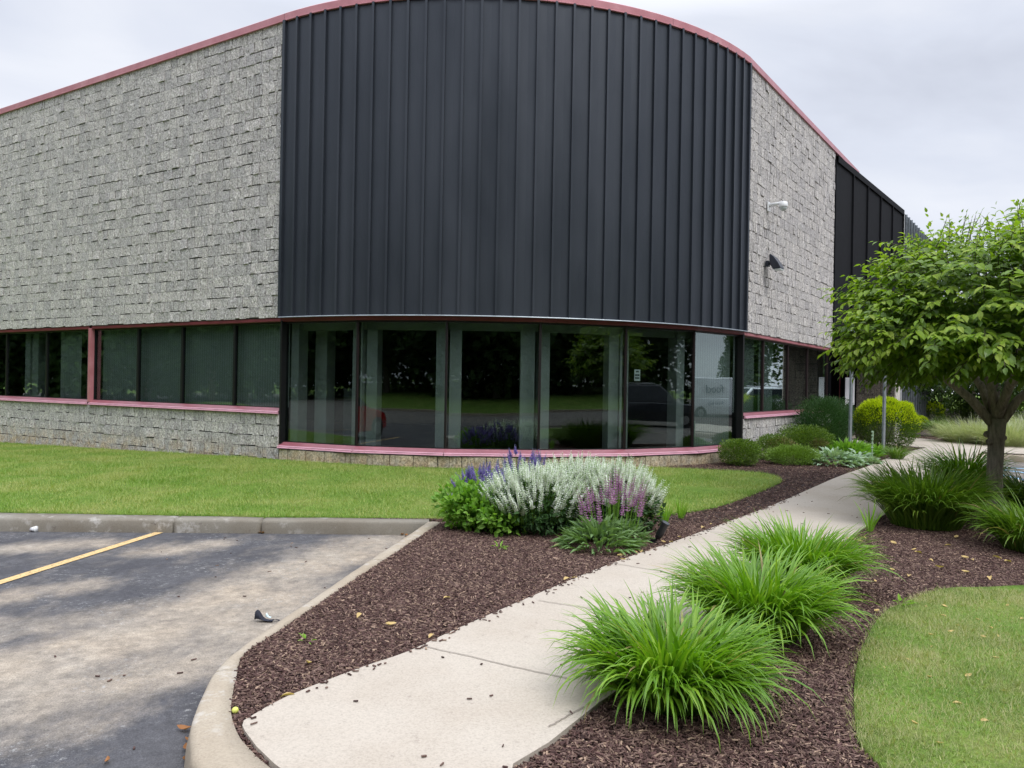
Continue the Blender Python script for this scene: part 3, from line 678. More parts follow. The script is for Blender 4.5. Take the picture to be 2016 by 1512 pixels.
wall_lo = block_wall('block_wall', left_fn, 0.0, 13.0, .945-.2*6, 6, .2, MT['block'], rnd)
wall_r = block_wall('block_wall', right_fn, 0.0, 6.85, Z_SOF, 26, CH, MT['block'], rnd, flip=False)
wall_rl = block_wall('block_wall', right_fn, 0.0, 6.85, .945-1.0, 5, .2, MT['block'], rnd)
wall_b = block_wall('block_wall', arc_fn, 0.02, ARC-.02, .335-.2*2, 2, .2, MT['block_tan'], rnd, amp=.8)
# plain continuation of the wall far to the left (outside the photo)
o = MB()
for z0, z1 in ((Z_SOF, Z_TOP), (-.3, .945)):
    a, n_ = left_fn(13.0); b, _ = left_fn(32.0)
    o.add([(a[0]+n_[0]*.03, a[1]+n_[1]*.03, z0), (b[0]+n_[0]*.03, b[1]+n_[1]*.03, z0), (b[0]+n_[0]*.03, b[1]+n_[1]*.03, z1), (a[0]+n_[0]*.03, a[1]+n_[1]*.03, z1)], [(0, 1, 2, 3)])
part(o.build('block_wall', MT['block']))
# sweep helper: profile (out, z) along a plan polyline with normals
def sweep(mb, pts, prof, close=False):
    V = []; n = len(prof)
    for (p, nr) in pts:
        for (o_, z) in prof: V.append((p[0]+nr[0]*o_, p[1]+nr[1]*o_, z))
    Q = []
    for i in range(len(pts)-1):
        for k in range(n if close else n-1):
            k2 = (k+1) % n; Q.append((i*n+k, (i+1)*n+k, (i+1)*n+k2, i*n+k2))
    if close: Q += [tuple(range(n-1, -1, -1)), tuple((len(pts)-1)*n+k for k in range(n))]
    mb.add(V, Q)
# coping: segments with joints
path = [left_fn(s) for s in (32, 20, 12)]+[left_fn(s) for s in (9, 6, 3, 0.01)]
cprof = [(-.35, 8.07), (.045, 8.07), (.060, 8.055), (.060, 7.945), (.068, 7.938), (.068, 7.925), (.0, 7.925)]
def coping(pts):
    m = MB(); sweep(m, pts, cprof); return part(m.build('coping', MT['rose']))
coping([left_fn(32), left_fn(12.001)]); 
for a, b in ((12, 9.2), (9.195, 6.1), (6.095, 3.05), (3.045, .01)): coping([left_fn(a), left_fn(b)])
na = 8
for k in range(4):
    coping([arc_fn(ARC*(k+(j/na)*.998)/4) for j in range(na+1)])
for a, b in ((0, 3.0), (3.005, 6.0), (6.005, 9.6)): coping([right_fn(a), right_fn(b)])
# ---- metal cladding of the round corner
NP = 31; m = MB(); rb = []
def apos(u, r): a = aL+(aR-aL)*u; return (Cc[0]+r*math.cos(a), Cc[1]+r*math.sin(a))
for k in range(NP):
    a = apos(k/NP, RR+.03); b = apos((k+1)/NP, RR+.03); m_ = apos((k+.5)/NP, RR+.022)
    m.add([(*a, Z_SOF+.012), (*m_, Z_SOF+.012), (*b, Z_SOF+.012), (*b, 7.94), (*m_, 7.94), (*a, 7.94)], [(0, 1, 4, 5), (1, 2, 3, 4)])
clad = part(m.build('metal_cladding', MT['panel']))
for k in range(NP+1):
    u = k/NP; a = aL+(aR-aL)*u; c, s_ = math.cos(a), math.sin(a); m = MB(); wd = .020 if 0 < k < NP else .03
    q = Vector((Cc[0]+c*(RR+.025), Cc[1]+s_*(RR+.025), 0)); rot = Matrix(((c, -s_, 0, q.x), (s_, c, 0, q.y), (0, 0, 1, 0), (0, 0, 0, 1)))
    m.box(-.01, .052, -wd, wd, Z_SOF+.004, 7.935, rot)
    r_o = part(m.build('rib', MT['panel']), clad)
m = MB(); sweep(m, [arc_fn(ARC*k/31) for k in range(32)], [(-.02, Z_SOF+.008), (.088, Z_SOF+.008), (.092, Z_SOF-.006), (-.02, Z_SOF-.006)]); part(m.build('drip_flashing', MT['galv']))
# ---- windows ----
def chord(p, q):
    p = np.array(p); q = np.array(q); d = (q-p); L = np.hypot(*d); d = d/L; nr = np.array((d[1], -d[0])); return L, (lambda s: ((p[0]+d[0]*s, p[1]+d[1]*s), (nr[0], nr[1])))
def wbox(mb, fn, s0, s1, o0, o1, z0, z1):
    p0, n0 = fn(s0); p1, n1 = fn(s1)
    v = []
    for z in (z0, z1):
        for (p, n_, o_) in ((p0, n0, o0), (p1, n1, o0), (p1, n1, o1), (p0, n0, o1)): v.append((p[0]+n_[0]*o_, p[1]+n_[1]*o_, z))
    mb.add(v, [(3, 2, 1, 0), (4, 5, 6, 7), (0, 1, 5, 4), (1, 2, 6, 5), (2, 3, 7, 6), (3, 0, 4, 7)])
def sillprof(zb): return [(-.10, zb-.002), (-.10, zb+.004), (-.055, zb+.006), (.035, zb-.052), (.035, zb-.058), (.0, zb-.10)]
def noseprof(zb): return [(.030, zb-.050), (.062, zb-.056), (.066, zb-.064), (.060, zb-.072), (.060, zb-.078), (.080, zb-.084), (.082, zb-.096), (.028, zb-.104)]
def window(fn, s0, s1, zb, label=None, mull=(), mm='blackframe', left=None, right=None, inset=-.07, head='rose', blind=(), cols=(), headp=True):
    """one window: frame mesh with pane, sill, head trim, blind and plaster column children"""
    fr = MB(); fw = .016
    wbox(fr, fn, s0, s0+fw, inset-.06, inset+.015, zb, Z_SOF-.06); wbox(fr, fn, s1-fw, s1, inset-.06, inset+.015, zb, Z_SOF-.06)
    wbox(fr, fn, s0+fw, s1-fw, inset-.06, inset+.008, Z_SOF-.10, Z_SOF-.06); wbox(fr, fn, s0+fw, s1-fw, inset-.06, inset+.008, zb, zb+.02)
    for s_ in mull: wbox(fr, fn, s_-.028, s_+.028, inset-.06, inset+.01, zb+.02, Z_SOF-.10)
    f = part(fr.build('window', MT[mm]))
    if label: f['label'] = label
    edges = [s0+fw]+list(mull)+[s1-fw]
    for a, b in zip(edges[:-1], edges[1:]):
        g = MB(); wbox(g, fn, a-.004, b+.004, inset-.022, inset-.016, zb+.01, Z_SOF-.09); part(g.build('pane', MT['glass']), f)
    h = MB(); sweep(h, [fn(s0), fn(s1)], [(-.14, Z_SOF-.07), (-.005, Z_SOF-.07), (.012, Z_SOF-.062), (.012, Z_SOF-.008), (-.14, Z_SOF-.008)]); part(h.build('head_trim', MT[head]), f)
    s_ = MB(); sweep(s_, [fn(s0), fn(s1)], sillprof(zb)); part(s_.build('sill', MT['rose_sill']), f)
    s_ = MB(); sweep(s_, [fn(s0-.0), fn(s1+.0)], noseprof(zb), close=True); part(s_.build('sill_nose', MT['nose_highlight']), f)
    for a, b in blind:
        g = MB(); n_ = max(2, int((b-a)/.088)); wd = (b-a)/n_
        for k in range(n_): 
            p0, n0 = fn(a+wd*k); p1, n1 = fn(a+wd*(k+1)+.008); o0, o1 = inset-.16, inset-.148
            g.add([(p0[0]+n0[0]*o0, p0[1]+n0[1]*o0, zb+.01), (p1[0]+n1[0]*o1, p1[1]+n1[1]*o1, zb+.01), (p1[0]+n1[0]*o1, p1[1]+n1[1]*o1, Z_SOF-.07), (p0[0]+n0[0]*o0, p0[1]+n0[1]*o0, Z_SOF-.07)], [(0, 1, 2, 3)])
        part(g.build('blind', MT['blind']), f)
    for a, b, dp in cols:
        g = MB(); wbox(g, fn, a, b, inset-dp-.25, inset-dp, .13, Z_SOF-.02); part(g.build('column', MT['drywall']), f)
    if headp:
        g = MB(); wbox(g, fn, s0, s1, inset-.42, inset-.26, Z_SOF-.21, Z_SOF-.02); part(g.build('curtain_box', MT['drywall']), f)
    return f
def wall_s(px, py, P0, D, nrm):
    r = ray(px, py); t = (P0[0]*nrm[0]+P0[1]*nrm[1])/(r.x*nrm[0]+r.y*nrm[1]); q = (r.x*t, r.y*t)
    return (q[0]-P0[0])*D[0]+(q[1]-P0[1])*D[1], EYE+r.z*t
ls = lambda px: wall_s(px, 720, WLc, LD, LNrm)[0]
sP = ls(178)
# pink post between the two left windows
m = MB(); wbox(m, left_fn, sP-.045, sP+.045, -.12, .03, Z_L-.04, Z_SOF-.05); part(m.build('window_post', MT['rose']))
lw = lambda a: a
# windows are built with increasing s to the left; normals come from left_fn
window(left_fn, .02, sP-.045, Z_L, 'window with closed vertical blinds next to the rounded corner', mull=(ls(455)-.0, ls(352), ls(265)), mm='blackframe', head='rose_dark',
       blind=((.04, ls(505)-.005), (ls(505)+.012, ls(226)-.005), (ls(226)+.012, ls(184))), headp=False)
window(left_fn, sP+.045, sP+7.2, Z_L, 'long window at the left end with gaps between its blinds', mull=(sP+1.9, sP+3.7, sP+5.5), mm='blackframe', head='rose_dark',
       cols=((ls(50), ls(38), .22), (ls(36), ls(26), .2), (ls(105), ls(96), .2)), blind=((ls(172), ls(153)), (ls(140), ls(108)), (ls(-60), ls(-30))), headp=False)
window(left_fn, sP+7.3, 30, Z_L, None, mull=(17, 21, 25), headp=False)
# bow windows: six flat panes on the arc
rose_head = 'rose_dark'
names = ['', '', '', '', '', '']
vx = [arcp(u, RR) for u in np.linspace(0, 1, 7)]
lab = ['first bow window from the left, beside the block wall', 'second bow window from the left', 'third bow window from the left', 'fourth bow window, above the white flowers', 'fifth bow window with a paper notice inside', 'narrow looking bow window at the right end with closed blinds']
bw = []
for k in range(6):
    L, fn = chord(vx[k], vx[k+1])
    cl = [(.08, .27, .26), (L-.24, L-.06, .2)] if k < 5 else []
    if k == 0: cl = [(.035, .20, .16), (.26, .52, .55), (L-.26, L-.06, .22)]
    if k == 2: cl = [(.06, .26, .2), (L-.32, L-.08, .22)]
    bw.append(window(fn, 0, L, Z_B, lab[k], mm='blackframe', head='rose_dark', cols=cl, blind=(((.12, L-.12),) if k == 5 else ())))
for k in range(7):   # posts at the folds
    c_ = vx[k]; m = MB(); a = math.atan2(c_[1]-Cc[1], c_[0]-Cc[0]); rot = Matrix.Translation((c_[0], c_[1], 0)) @ Matrix.Rotation(a, 4, 'Z')
    m.box(-.16, -.060, -.018, .018, Z_B, Z_SOF-.06, rot)
    if k == 0: m.box(-.12, .02, -.01, .03, Z_B-.02, Z_SOF-.06, rot)
    if k == 6: m.box(-.12, .02, -.04, .02, Z_B-.02, Z_SOF-.06, rot)
    part(m.build('window_post', MT['blackframe' if k in (0, 6) else 'brownframe']))
rs = lambda px, py=740: wall_s(px, py, RST, np.array(TD), RNrm)[0]
window(right_fn, .04, 6.8, Z_L, 'window in the right block wall above the shrubs', mull=(rs(1509), rs(1557), rs(1595)), mm='brownframe', head='rose', blind=((.1, rs(1504)), (rs(1514), rs(1540))), headp=False)
# ---- dark metal volume past the right block wall, with entrance below
V1 = tp(16.98, -2.0); V2 = tp(24.8, -1.64); V3 = tp(31.2, -1.6); zt = 7.80
m = MB(); L1, f1 = chord(V1, V2)
f1n = f1
m.add([(*V1, 2.75), (*V2, 2.75), (*V2, zt), (*V1, zt)], [(0, 1, 2, 3)])
c2 = tp(16.98, -2.4); m.add([(*c2, 2.75), (*V1, 2.75), (*V1, zt), (*c2, zt)], [(0, 1, 2, 3)])
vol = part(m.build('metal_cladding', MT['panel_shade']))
for k in range(1, 6):
    m = MB(); wbox(m, f1, L1*k/5-.05, L1*k/5-.0, .0, .05, 2.76, zt-.06); part(m.build('rib', MT['panel_shade']), vol)
m = MB(); sweep(m, [f1(0), f1(L1)], [(-.4, zt+.05), (.05, zt+.05), (.05, zt-.12), (.0, zt-.12)]); part(m.build('edge_trim', MT['panel_shade']), vol)
m = MB(); wbox(m, lambda s: right_fn(s), 6.86, 9.6, -.3, -.005, zt+.02, 7.94); part(m.build('fascia', MT['galv']), vol)
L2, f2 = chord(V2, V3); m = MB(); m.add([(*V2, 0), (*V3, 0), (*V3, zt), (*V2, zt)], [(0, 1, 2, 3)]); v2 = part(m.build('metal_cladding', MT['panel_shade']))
for k in range(13):
    m = MB(); wbox(m, f2, L2*k/12-.02, L2*k/12+.012, .0, .06, .2, zt); part(m.build('rib', MT['white'] if k == 0 else MT['galv']), v2)
# entrance recess
ea, eb = tp(16.98, -2.05), tp(16.98, -4.5); ec, ed = tp(23.5, -4.5), tp(23.5, -1.6)
m = MB(); m.add([(*ea, 0), (*eb, 0), (*eb, 2.8), (*ea, 2.8)], [(0, 1, 2, 3)]); m.add([(*ec, 0), (*ed, 0), (*ed, 2.8), (*ec, 2.8)], [(0, 1, 2, 3)])
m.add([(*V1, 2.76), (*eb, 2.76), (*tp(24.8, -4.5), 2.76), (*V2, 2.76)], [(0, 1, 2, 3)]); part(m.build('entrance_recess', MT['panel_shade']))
Le, fe = chord(eb, ec); m = MB()
for k in range(5): wbox(m, fe, Le*k/4-.04, Le*k/4+.04, -.05, .05, .1, 2.76)
ent = part(m.build('entrance_frame', MT['rose_dark']))
m = MB(); wbox(m, fe, .04, Le-.04, -.01, .0, .12, 2.7); part(m.build('pane', MT['glass']), ent)
# thin red posts seen at the near edge of the recess
m = MB()
for px in (1653, 1668):
    _d = ray(px, 760); y = 21.6; x = _d.x*y/_d.y; m.box(x-.012, x+.012, y-.012, y+.012, .1, 2.76)
part(m.build('entrance_post', MT['rose_dark']))
# stone pier
pa = tp(18.0, -1.62); pb = tp(18.0, -.66)
def pier_fn(s):
    d = np.array(PD); return (pa[0]+d[0]*s, pa[1]+d[1]*s), (-TD[0], -TD[1])
pr = block_wall('pier', pier_fn, 0, .96, .05, 14, .2025, MT['pier_shaded'], rnd, back=True)
m = MB(); wbox(m, pier_fn, .0, .99, -.6, -.0, .05, 2.88); part(m.build('pier_core_lit', MT['stone']), pr)  # pale stone colour stands for the lit side face of the pier
m = MB(); q = [tp(17.2, -2.0), tp(21.5, -2.0), tp(21.5, -.5), tp(17.2, -.5)]
m.add([(*a, 2.9) for a in q]+[(*a, 3.25) for a in q], [(0, 1, 2, 3), (7, 6, 5, 4), (0, 4, 5, 1), (1, 5, 6, 2), (2, 6, 7, 3), (3, 7, 4, 0)]); part(m.build('canopy', MT['panel_shade']))
# roof, back walls, interior
bk = [arcp(u, RR-.05) for u in np.linspace(0, 1, 16)]+[tp(17, -2.1), tp(24.8, -1.8), tp(31.2, -1.7), tp(31.2, -30), (-20, 50), tuple(np.array(left_fn(32)[0])+np.array((5, 8))), left_fn(32)[0]]
m = MB(); m.add([(*p, 7.90) for p in bk], [tuple(range(len(bk)))]); part(m.build('roof', MT['roof']))
m = MB(); kk = bk[18:]; 
for a, b in zip(kk[:-1], kk[1:]): m.add([(*a, -.3), (*b, -.3), (*b, 7.9), (*a, 7.9)], [(0, 1, 2, 3)])
part(m.build('rear_wall', MT['block']))
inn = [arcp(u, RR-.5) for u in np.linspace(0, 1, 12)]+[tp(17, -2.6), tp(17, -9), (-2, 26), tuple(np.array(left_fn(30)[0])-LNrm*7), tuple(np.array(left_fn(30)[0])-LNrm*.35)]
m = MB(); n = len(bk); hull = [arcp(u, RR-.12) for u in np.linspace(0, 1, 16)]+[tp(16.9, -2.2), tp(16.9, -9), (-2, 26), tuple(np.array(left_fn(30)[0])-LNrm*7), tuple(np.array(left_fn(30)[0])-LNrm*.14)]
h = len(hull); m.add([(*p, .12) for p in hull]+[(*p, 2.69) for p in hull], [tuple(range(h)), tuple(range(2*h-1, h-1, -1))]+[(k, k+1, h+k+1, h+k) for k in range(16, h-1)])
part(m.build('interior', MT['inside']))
# low cubicle partition seen through the first bow window
L, fn = chord(vx[0], vx[1]); m = MB(); wbox(m, fn, .55, 1.2, -1.15, -1.10, .12, 1.42); part(m.build('partition', simple('partition_cloth', (.17, .18, .19), .9)), bw[0])

# ================================================================== plants
def ground3(px, py): x, y = gp(px, py); return Vector((x, y, float(G(x, y))))
def blades(name, c, R, n, L, width, mat, parent=None, el0=(50, 88), bend=(.7, 2.0), core=.28, asym=None, seg=7, seedz=0):
    az = RNG.uniform(0, 2*np.pi, n); rr_ = np.sqrt(RNG.random(n))*R*core
    az0 = az+RNG.normal(0, .5, n)
    bx = rr_*np.cos(az); by = rr_*np.sin(az)
    u = RNG.random(n); out = rr_/(R*core)
    e0 = np.radians(el0[1]-(el0[1]-el0[0])*np.clip(.45*out+.55*u, 0, 1)); LL = L*RNG.uniform(.6, 1.08, n)
    bd = bend[0]+(bend[1]-bend[0])*RNG.random(n)**1.1
    P = np.column_stack([bx, by, np.full(n, .0)]); ts = np.linspace(0, 1, seg+1); V = np.zeros((n, seg+1, 3, 3))
    H = np.column_stack([np.cos(az0), np.sin(az0)]); side = np.column_stack([-np.sin(az0), np.cos(az0)])
    tw = RNG.normal(0, .35, n); cur = P.copy(); 
    for k, t in enumerate(ts):
        ang = e0-bd*t**1.5
        wv = width*(.55+.9*t if t < .35 else .865*(1-((t-.35)/.65)**1.8)+.0)*RNG.uniform(.85, 1.15)
        s3 = np.column_stack([side[:, 0], side[:, 1], tw*t])
        up = np.column_stack([-np.sin(ang)*H[:, 0], -np.sin(ang)*H[:, 1], np.cos(ang)])
        V[:, k, 0] = cur-s3*wv/2+up*wv*.22; V[:, k, 1] = cur; V[:, k, 2] = cur+s3*wv/2+up*wv*.22
        st = (LL/seg)[:, None]
        cur = cur+np.column_stack([np.cos(ang)*H[:, 0], np.cos(ang)*H[:, 1], np.sin(ang)])*st
    V[..., 2] = np.maximum(V[..., 2], .012)
    V = V.reshape(n, -1, 3); q = []
    for k in range(seg):
        for s_ in (0, 1): a = k*3+s_; q.append((a, a+1, a+4, a+3))
    q = np.array(q); Q = (q[None]+(np.arange(n)*V.shape[1])[:, None, None]).reshape(-1, 4)
    o = mesh_np(name, V.reshape(-1, 3), Q, None, mat, smooth_=True); 
    if parent: o.parent = parent
    return o
def lily(px, py, R, n, L, wd, mat, label, group='daylily clumps along the sidewalk', **k):
    g = ground3(px, py); o = blades('daylily_clump', g, R, n, L, wd, MT[mat], **k); o.location = g; return tag(o, label, 'plant', group)
lily(1318, 1372, .60, 1300, .57, .024, 'lily', 'nearest bright green daylily clump beside the sidewalk', bend=(.6, 2.9), el0=(48, 89), core=.42)
lily(1492, 1250, .60, 1200, .64, .023, 'lily', 'second daylily clump from the front, just behind the nearest one', bend=(.6, 2.5), el0=(52, 89), core=.40)
lily(1574, 1160, .58, 1100, .64, .023, 'lily', 'third daylily clump from the front, standing where the sidewalk passes', bend=(.6, 2.4), el0=(54, 89), core=.40)
lily(1822, 1036, .86, 1500, .86, .024, 'lily_d', 'deep green daylily clump just left of the tree trunk', bend=(.5, 2.2), core=.42, el0=(58, 89))
lily(1898, 968, .85, 520, .95, .020, 'lily', 'daylily clump farther along the sidewalk behind the one at the trunk', bend=(.8, 2.3))
lily(2036, 1085, .62, 700, .68, .024, 'lily_d', 'deep green daylily clump cut off by the right edge of the photo', bend=(.6, 2.4), core=.42)
lily(2022, 1003, .55, 480, .70, .020, 'lily_d', 'dark daylily clump in front of the blue striped parking stall', bend=(.8, 2.2))
def cloud(name, N_, shape, size, mat, tmpl=(SL_V, SL_T), c=(0, 0, 0), outness=.55, up=.4, parent=None, lump=.16, lf=2.2, inner=.35, droop=0, wd=1.0, zcut=None, seedv=0, sprig=0, pw=2):
    """leaves spread through a lumpy ellipsoid; denser near the surface"""
    d = rand_dirs(N_, -.95, 1); sx_, sy_, sz_ = shape
    lum = np.array([noise.noise(Vector((a[0]*lf+seedv, a[1]*lf+3, a[2]*lf))) for a in d])
    lum2 = np.array([noise.noise(Vector((a[0]*lf*3.2+seedv, a[1]*lf*3.2+3, a[2]*lf*3.2))) for a in d])
    r = (RNG.random(N_)**inner)*(1+lump*lum*2+lump*.7*lum2)+sprig*np.abs(RNG.normal(0, 1, N_))*(RNG.random(N_) < .12)
    if pw != 2: r = r*np.sum(np.abs(d)**pw, axis=1)**(-1/pw)*.9
    P = d*r[:, None]*np.array([sx_, sy_, sz_])+np.array(c)
    D = d*outness+rand_dirs(N_)*(1-outness)+np.array([0, 0, up-droop]); U = d*.6+np.array([0, 0, .8])+rand_dirs(N_)*.5
    S = size*RNG.uniform(.65, 1.25, N_)
    if zcut is not None: k = P[:, 2] > zcut; P, D, U, S = P[k], D[k], U[k], S[k]
    S3 = np.column_stack([S*wd, S, S])
    V, T = inst(tmpl[0], tmpl[1], frames(D, U), P, S3)
    o = mesh_np(name, V, None, T, mat)
    if parent: o.parent = parent
    return o
def stems(parent, n, r, h, rad=.008, mat='twig', name='stem'):
    m = MB()
    for k in range(n):
        a = RNG.uniform(0, 6.28); q = RNG.uniform(.1, 1)*r
        m.tube([(0.03*math.cos(a), .03*math.sin(a), -.02), (q*.5*math.cos(a), q*.5*math.sin(a), h*.5), (q*math.cos(a), q*math.sin(a), h)], [rad*1.5, rad, rad*.5], 5)
    o = m.build(name, MT[mat]); o.parent = parent; return o
def shrub(name, px, py, shape, N_, size, mat, label, cat='shrub', group=None, tmpl=(SL_V, SL_T), dy=0, lift=0, **k):
    g = ground3(px, py); rt = empty(name, g+Vector((0, dy, 0))); tag(rt, label, cat, group)
    c = (0, 0, shape[2]*.95+lift)
    fo = cloud('foliage', N_, shape, size, MT[mat], tmpl, c, parent=rt, zcut=.01, **k)
    stems(rt, 9, shape[0]*.6, shape[2]*1.1)
    return rt
FAR = (NL_V, SL_T)
# clipped and loose shrubs of the bed along the wall
shrub('boxwood', 1456, 916, (.40, .40, .25), 9000, .030, 'box', 'rounded clipped boxwood nearest to the bow window', 'shrub', 'small boxwoods in the bed', seedv=1, lump=.07, sprig=.03, pw=3)
s = shrub('boxwood', 1520, 905, (.36, .36, .26), 6500, .030, 'box', 'small boxwood with a brown winter burnt side', 'shrub', 'small boxwoods in the bed', seedv=2, lump=.1, sprig=.04)
cloud('burnt_foliage', 1600, (.30, .22, .18), .03, MT['box_brown'], c=(.13, -.16, .28), parent=s, lump=.1)
s = shrub('boxwood', 1582, 893, (.68, .5, .32), 13000, .030, 'box', 'wide low boxwood in front of the dark yew', 'shrub', 'small boxwoods in the bed', seedv=3, lump=.12, sprig=.04, pw=3)
cloud('burnt_foliage', 900, (.2, .15, .14), .03, MT['box_brown'], c=(.2, -.35, .22), parent=s, lump=.1)
shrub('boxwood', 1625, 884, (.55, .5, .32), 8500, .030, 'box', 'boxwood at the foot of the yew, left of the sign post', 'shrub', 'small boxwoods in the bed', seedv=5, lump=.1, sprig=.04)
shrub('juniper', 1560, 914, (.5, .4, .17), 6500, .05, 'juni', 'low feathery juniper between the boxwoods and the silver plant', tmpl=FAR, outness=.7, lump=.2, sprig=.1, seedv=4)
yw = shrub('yew', 1627, 893, (1.18, .54, .64), 28000, .05, 'yew', 'large dark green yew against the right block wall', tmpl=FAR, outness=.7, lump=.14, sprig=.08, seedv=6, inner=.3, pw=4)
_y = tp(13.85, -1.42); yw.location = (_y[0], _y[1], float(G(*_y))); yw.rotation_euler = (0, 0, math.atan2(TD[1], TD[0]))
def golden(px, py, shape, N_, label, seedv):
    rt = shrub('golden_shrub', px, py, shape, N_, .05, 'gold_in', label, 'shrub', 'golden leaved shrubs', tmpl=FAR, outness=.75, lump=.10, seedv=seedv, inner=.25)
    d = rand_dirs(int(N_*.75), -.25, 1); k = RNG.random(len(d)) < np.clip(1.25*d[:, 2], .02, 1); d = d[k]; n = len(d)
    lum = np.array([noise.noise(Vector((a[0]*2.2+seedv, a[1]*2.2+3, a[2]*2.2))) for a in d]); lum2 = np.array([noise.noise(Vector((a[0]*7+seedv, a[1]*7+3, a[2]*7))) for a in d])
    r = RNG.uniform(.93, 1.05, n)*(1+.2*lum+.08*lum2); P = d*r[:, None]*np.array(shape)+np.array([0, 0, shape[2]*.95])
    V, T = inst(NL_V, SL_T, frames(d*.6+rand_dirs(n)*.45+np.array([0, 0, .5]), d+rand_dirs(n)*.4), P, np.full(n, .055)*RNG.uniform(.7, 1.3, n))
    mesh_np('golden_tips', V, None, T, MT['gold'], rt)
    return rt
golden(1743, 886, (.71, .70, .61), 22000, 'big mounded golden shrub behind the sign posts', 11)
golden(1832, 838, (.50, .5, .48), 9000, 'rounded golden shrub to the right of the big one', 12)
golden(1806, 848, (.36, .36, .26), 4000, 'smallest golden shrub, low between the two larger ones', 13)
shrub('barberry', 1806, 826, (.75, .6, .85), 8000, .05, 'wine', 'wine red barberry behind the golden shrubs', lump=.25, seedv=14, sprig=.1)
for px, py, sh, lb in ((1875, 832, (1.0, .6, .62), 'left half of the olive green clipped hedge behind the sidewalk'), (1930, 833, (1.0, .7, .6), 'olive green clipped hedge shrub nearest to the tree trunk')):
    shrub('hedge_shrub', px, py, sh, 9000, .055, 'box', lb, 'hedge', 'clipped hedge shrubs in the far bed', lump=.12, seedv=px)
g = ground3(1845, 858); o = blades('grass_tuft', g, .5, 420, .75, .02, MT['lily_d']); o.location = g; tag(o, 'bluish green grass tuft in front of the golden shrub by the far path', 'plant')
g = ground3(1765, 905); o = blades('daylily_clump', g, .40, 220, .42, .015, MT['lily_d']); o.location = g; tag(o, 'dark daylily tuft at the foot of the big golden shrub', 'plant', 'daylily clumps along the sidewalk')
g = ground3(1725, 893); o = blades('grass_tuft', g, .2, 110, .30, .02, MT['lime']); o.location = g; tag(o, 'small lime green tuft beside the second sign post', 'plant')
def rosette(name, px, py, R, n, L, wd, mat, label, h=.18, cat='plant', group=None, rad=.5, el=(5, 70)):
    g = ground3(px, py); rt = empty(name, g); tag(rt, label, cat, group)
    az = RNG.uniform(0, 6.283, n); r = np.sqrt(RNG.random(n))*R; e = np.radians(RNG.uniform(*el, n)); fac = 1-.7*(r/R)
    az2 = RNG.uniform(0, 6.283, n)*.5+az*.5
    D = np.column_stack([np.cos(az)*np.cos(e), np.sin(az)*np.cos(e), np.sin(e)*fac]); U = np.tile([0, 0, 1.], (n, 1))+rand_dirs(n)*.3
    P = np.column_stack([r*np.cos(az), r*np.sin(az), h*(1-(r/R)**2)*RNG.uniform(.3, 1, n)+.01]); S = L*RNG.uniform(.6, 1.2, n)
    V, T = inst(LEAF_V, LEAF_T, frames(D, U), P, np.column_stack([S*wd, S, S]))
    mesh_np('foliage', V, None, T, MT[mat], rt); return rt
la_ = rosette('lambs_ear', 1640, 914, .52, 420, .17, .75, 'silver', 'silvery green lambs ear mound at the sidewalk edge below the first post', .24)
rosette('lambs_ear', 1692, 912, .30, 170, .16, .75, 'silver', 'smaller silvery lambs ear mound beside the flowering stalk', .18)
m = MB(); m.tube([(.1, .1, .05), (.1, .1, .35), (.11, .1, .62)], [.012, .011, .018], 6); 
for z in (.3, .38, .46, .53, .6): m.tube([(.1, .1, z), (.1, .1, z+.03)], [.026, .014], 7)
o = m.build('flower_stalk', MT['silver']); o.parent = la_; o.location = (.75, .15, 0)
rosette('leafy_perennial', 1668, 896, .62, 420, .24, .42, 'light', 'light green long leaved perennial behind the silver lambs ear', .2, el=(30, 85))
# pale ornamental grasses at far right
def mound(name, px, py, shape, N_, mat, label, group='pale ornamental grass mounds'):
    g = ground3(px, py); o = blades(name, g, shape[0], int(N_*1.6), shape[0]*1.05, .012, MT[mat], el0=(25, 88), bend=(.3, 1.4), core=.8); o.location = g; return tag(o, label, 'plant', group)
mound('ornamental_grass', 1918, 872, (.85,), 1300, 'pale', 'pale fluffy grass mound left of the tree trunk beside the far path')
mound('ornamental_grass', 1992, 878, (.9,), 1300, 'pale', 'pale fluffy grass mound right of the tree trunk above the kerb')
mound('ornamental_grass', 2030, 862, (1.0,), 1100, 'pale', 'pale fluffy grass mound cut by the right edge of the photo')
shrub('mounded_shrub', 2003, 838, (1.3, 1.1, .85), 13000, .06, 'juni', 'light green rounded shrub behind the pale grasses', seedv=33, lump=.06)
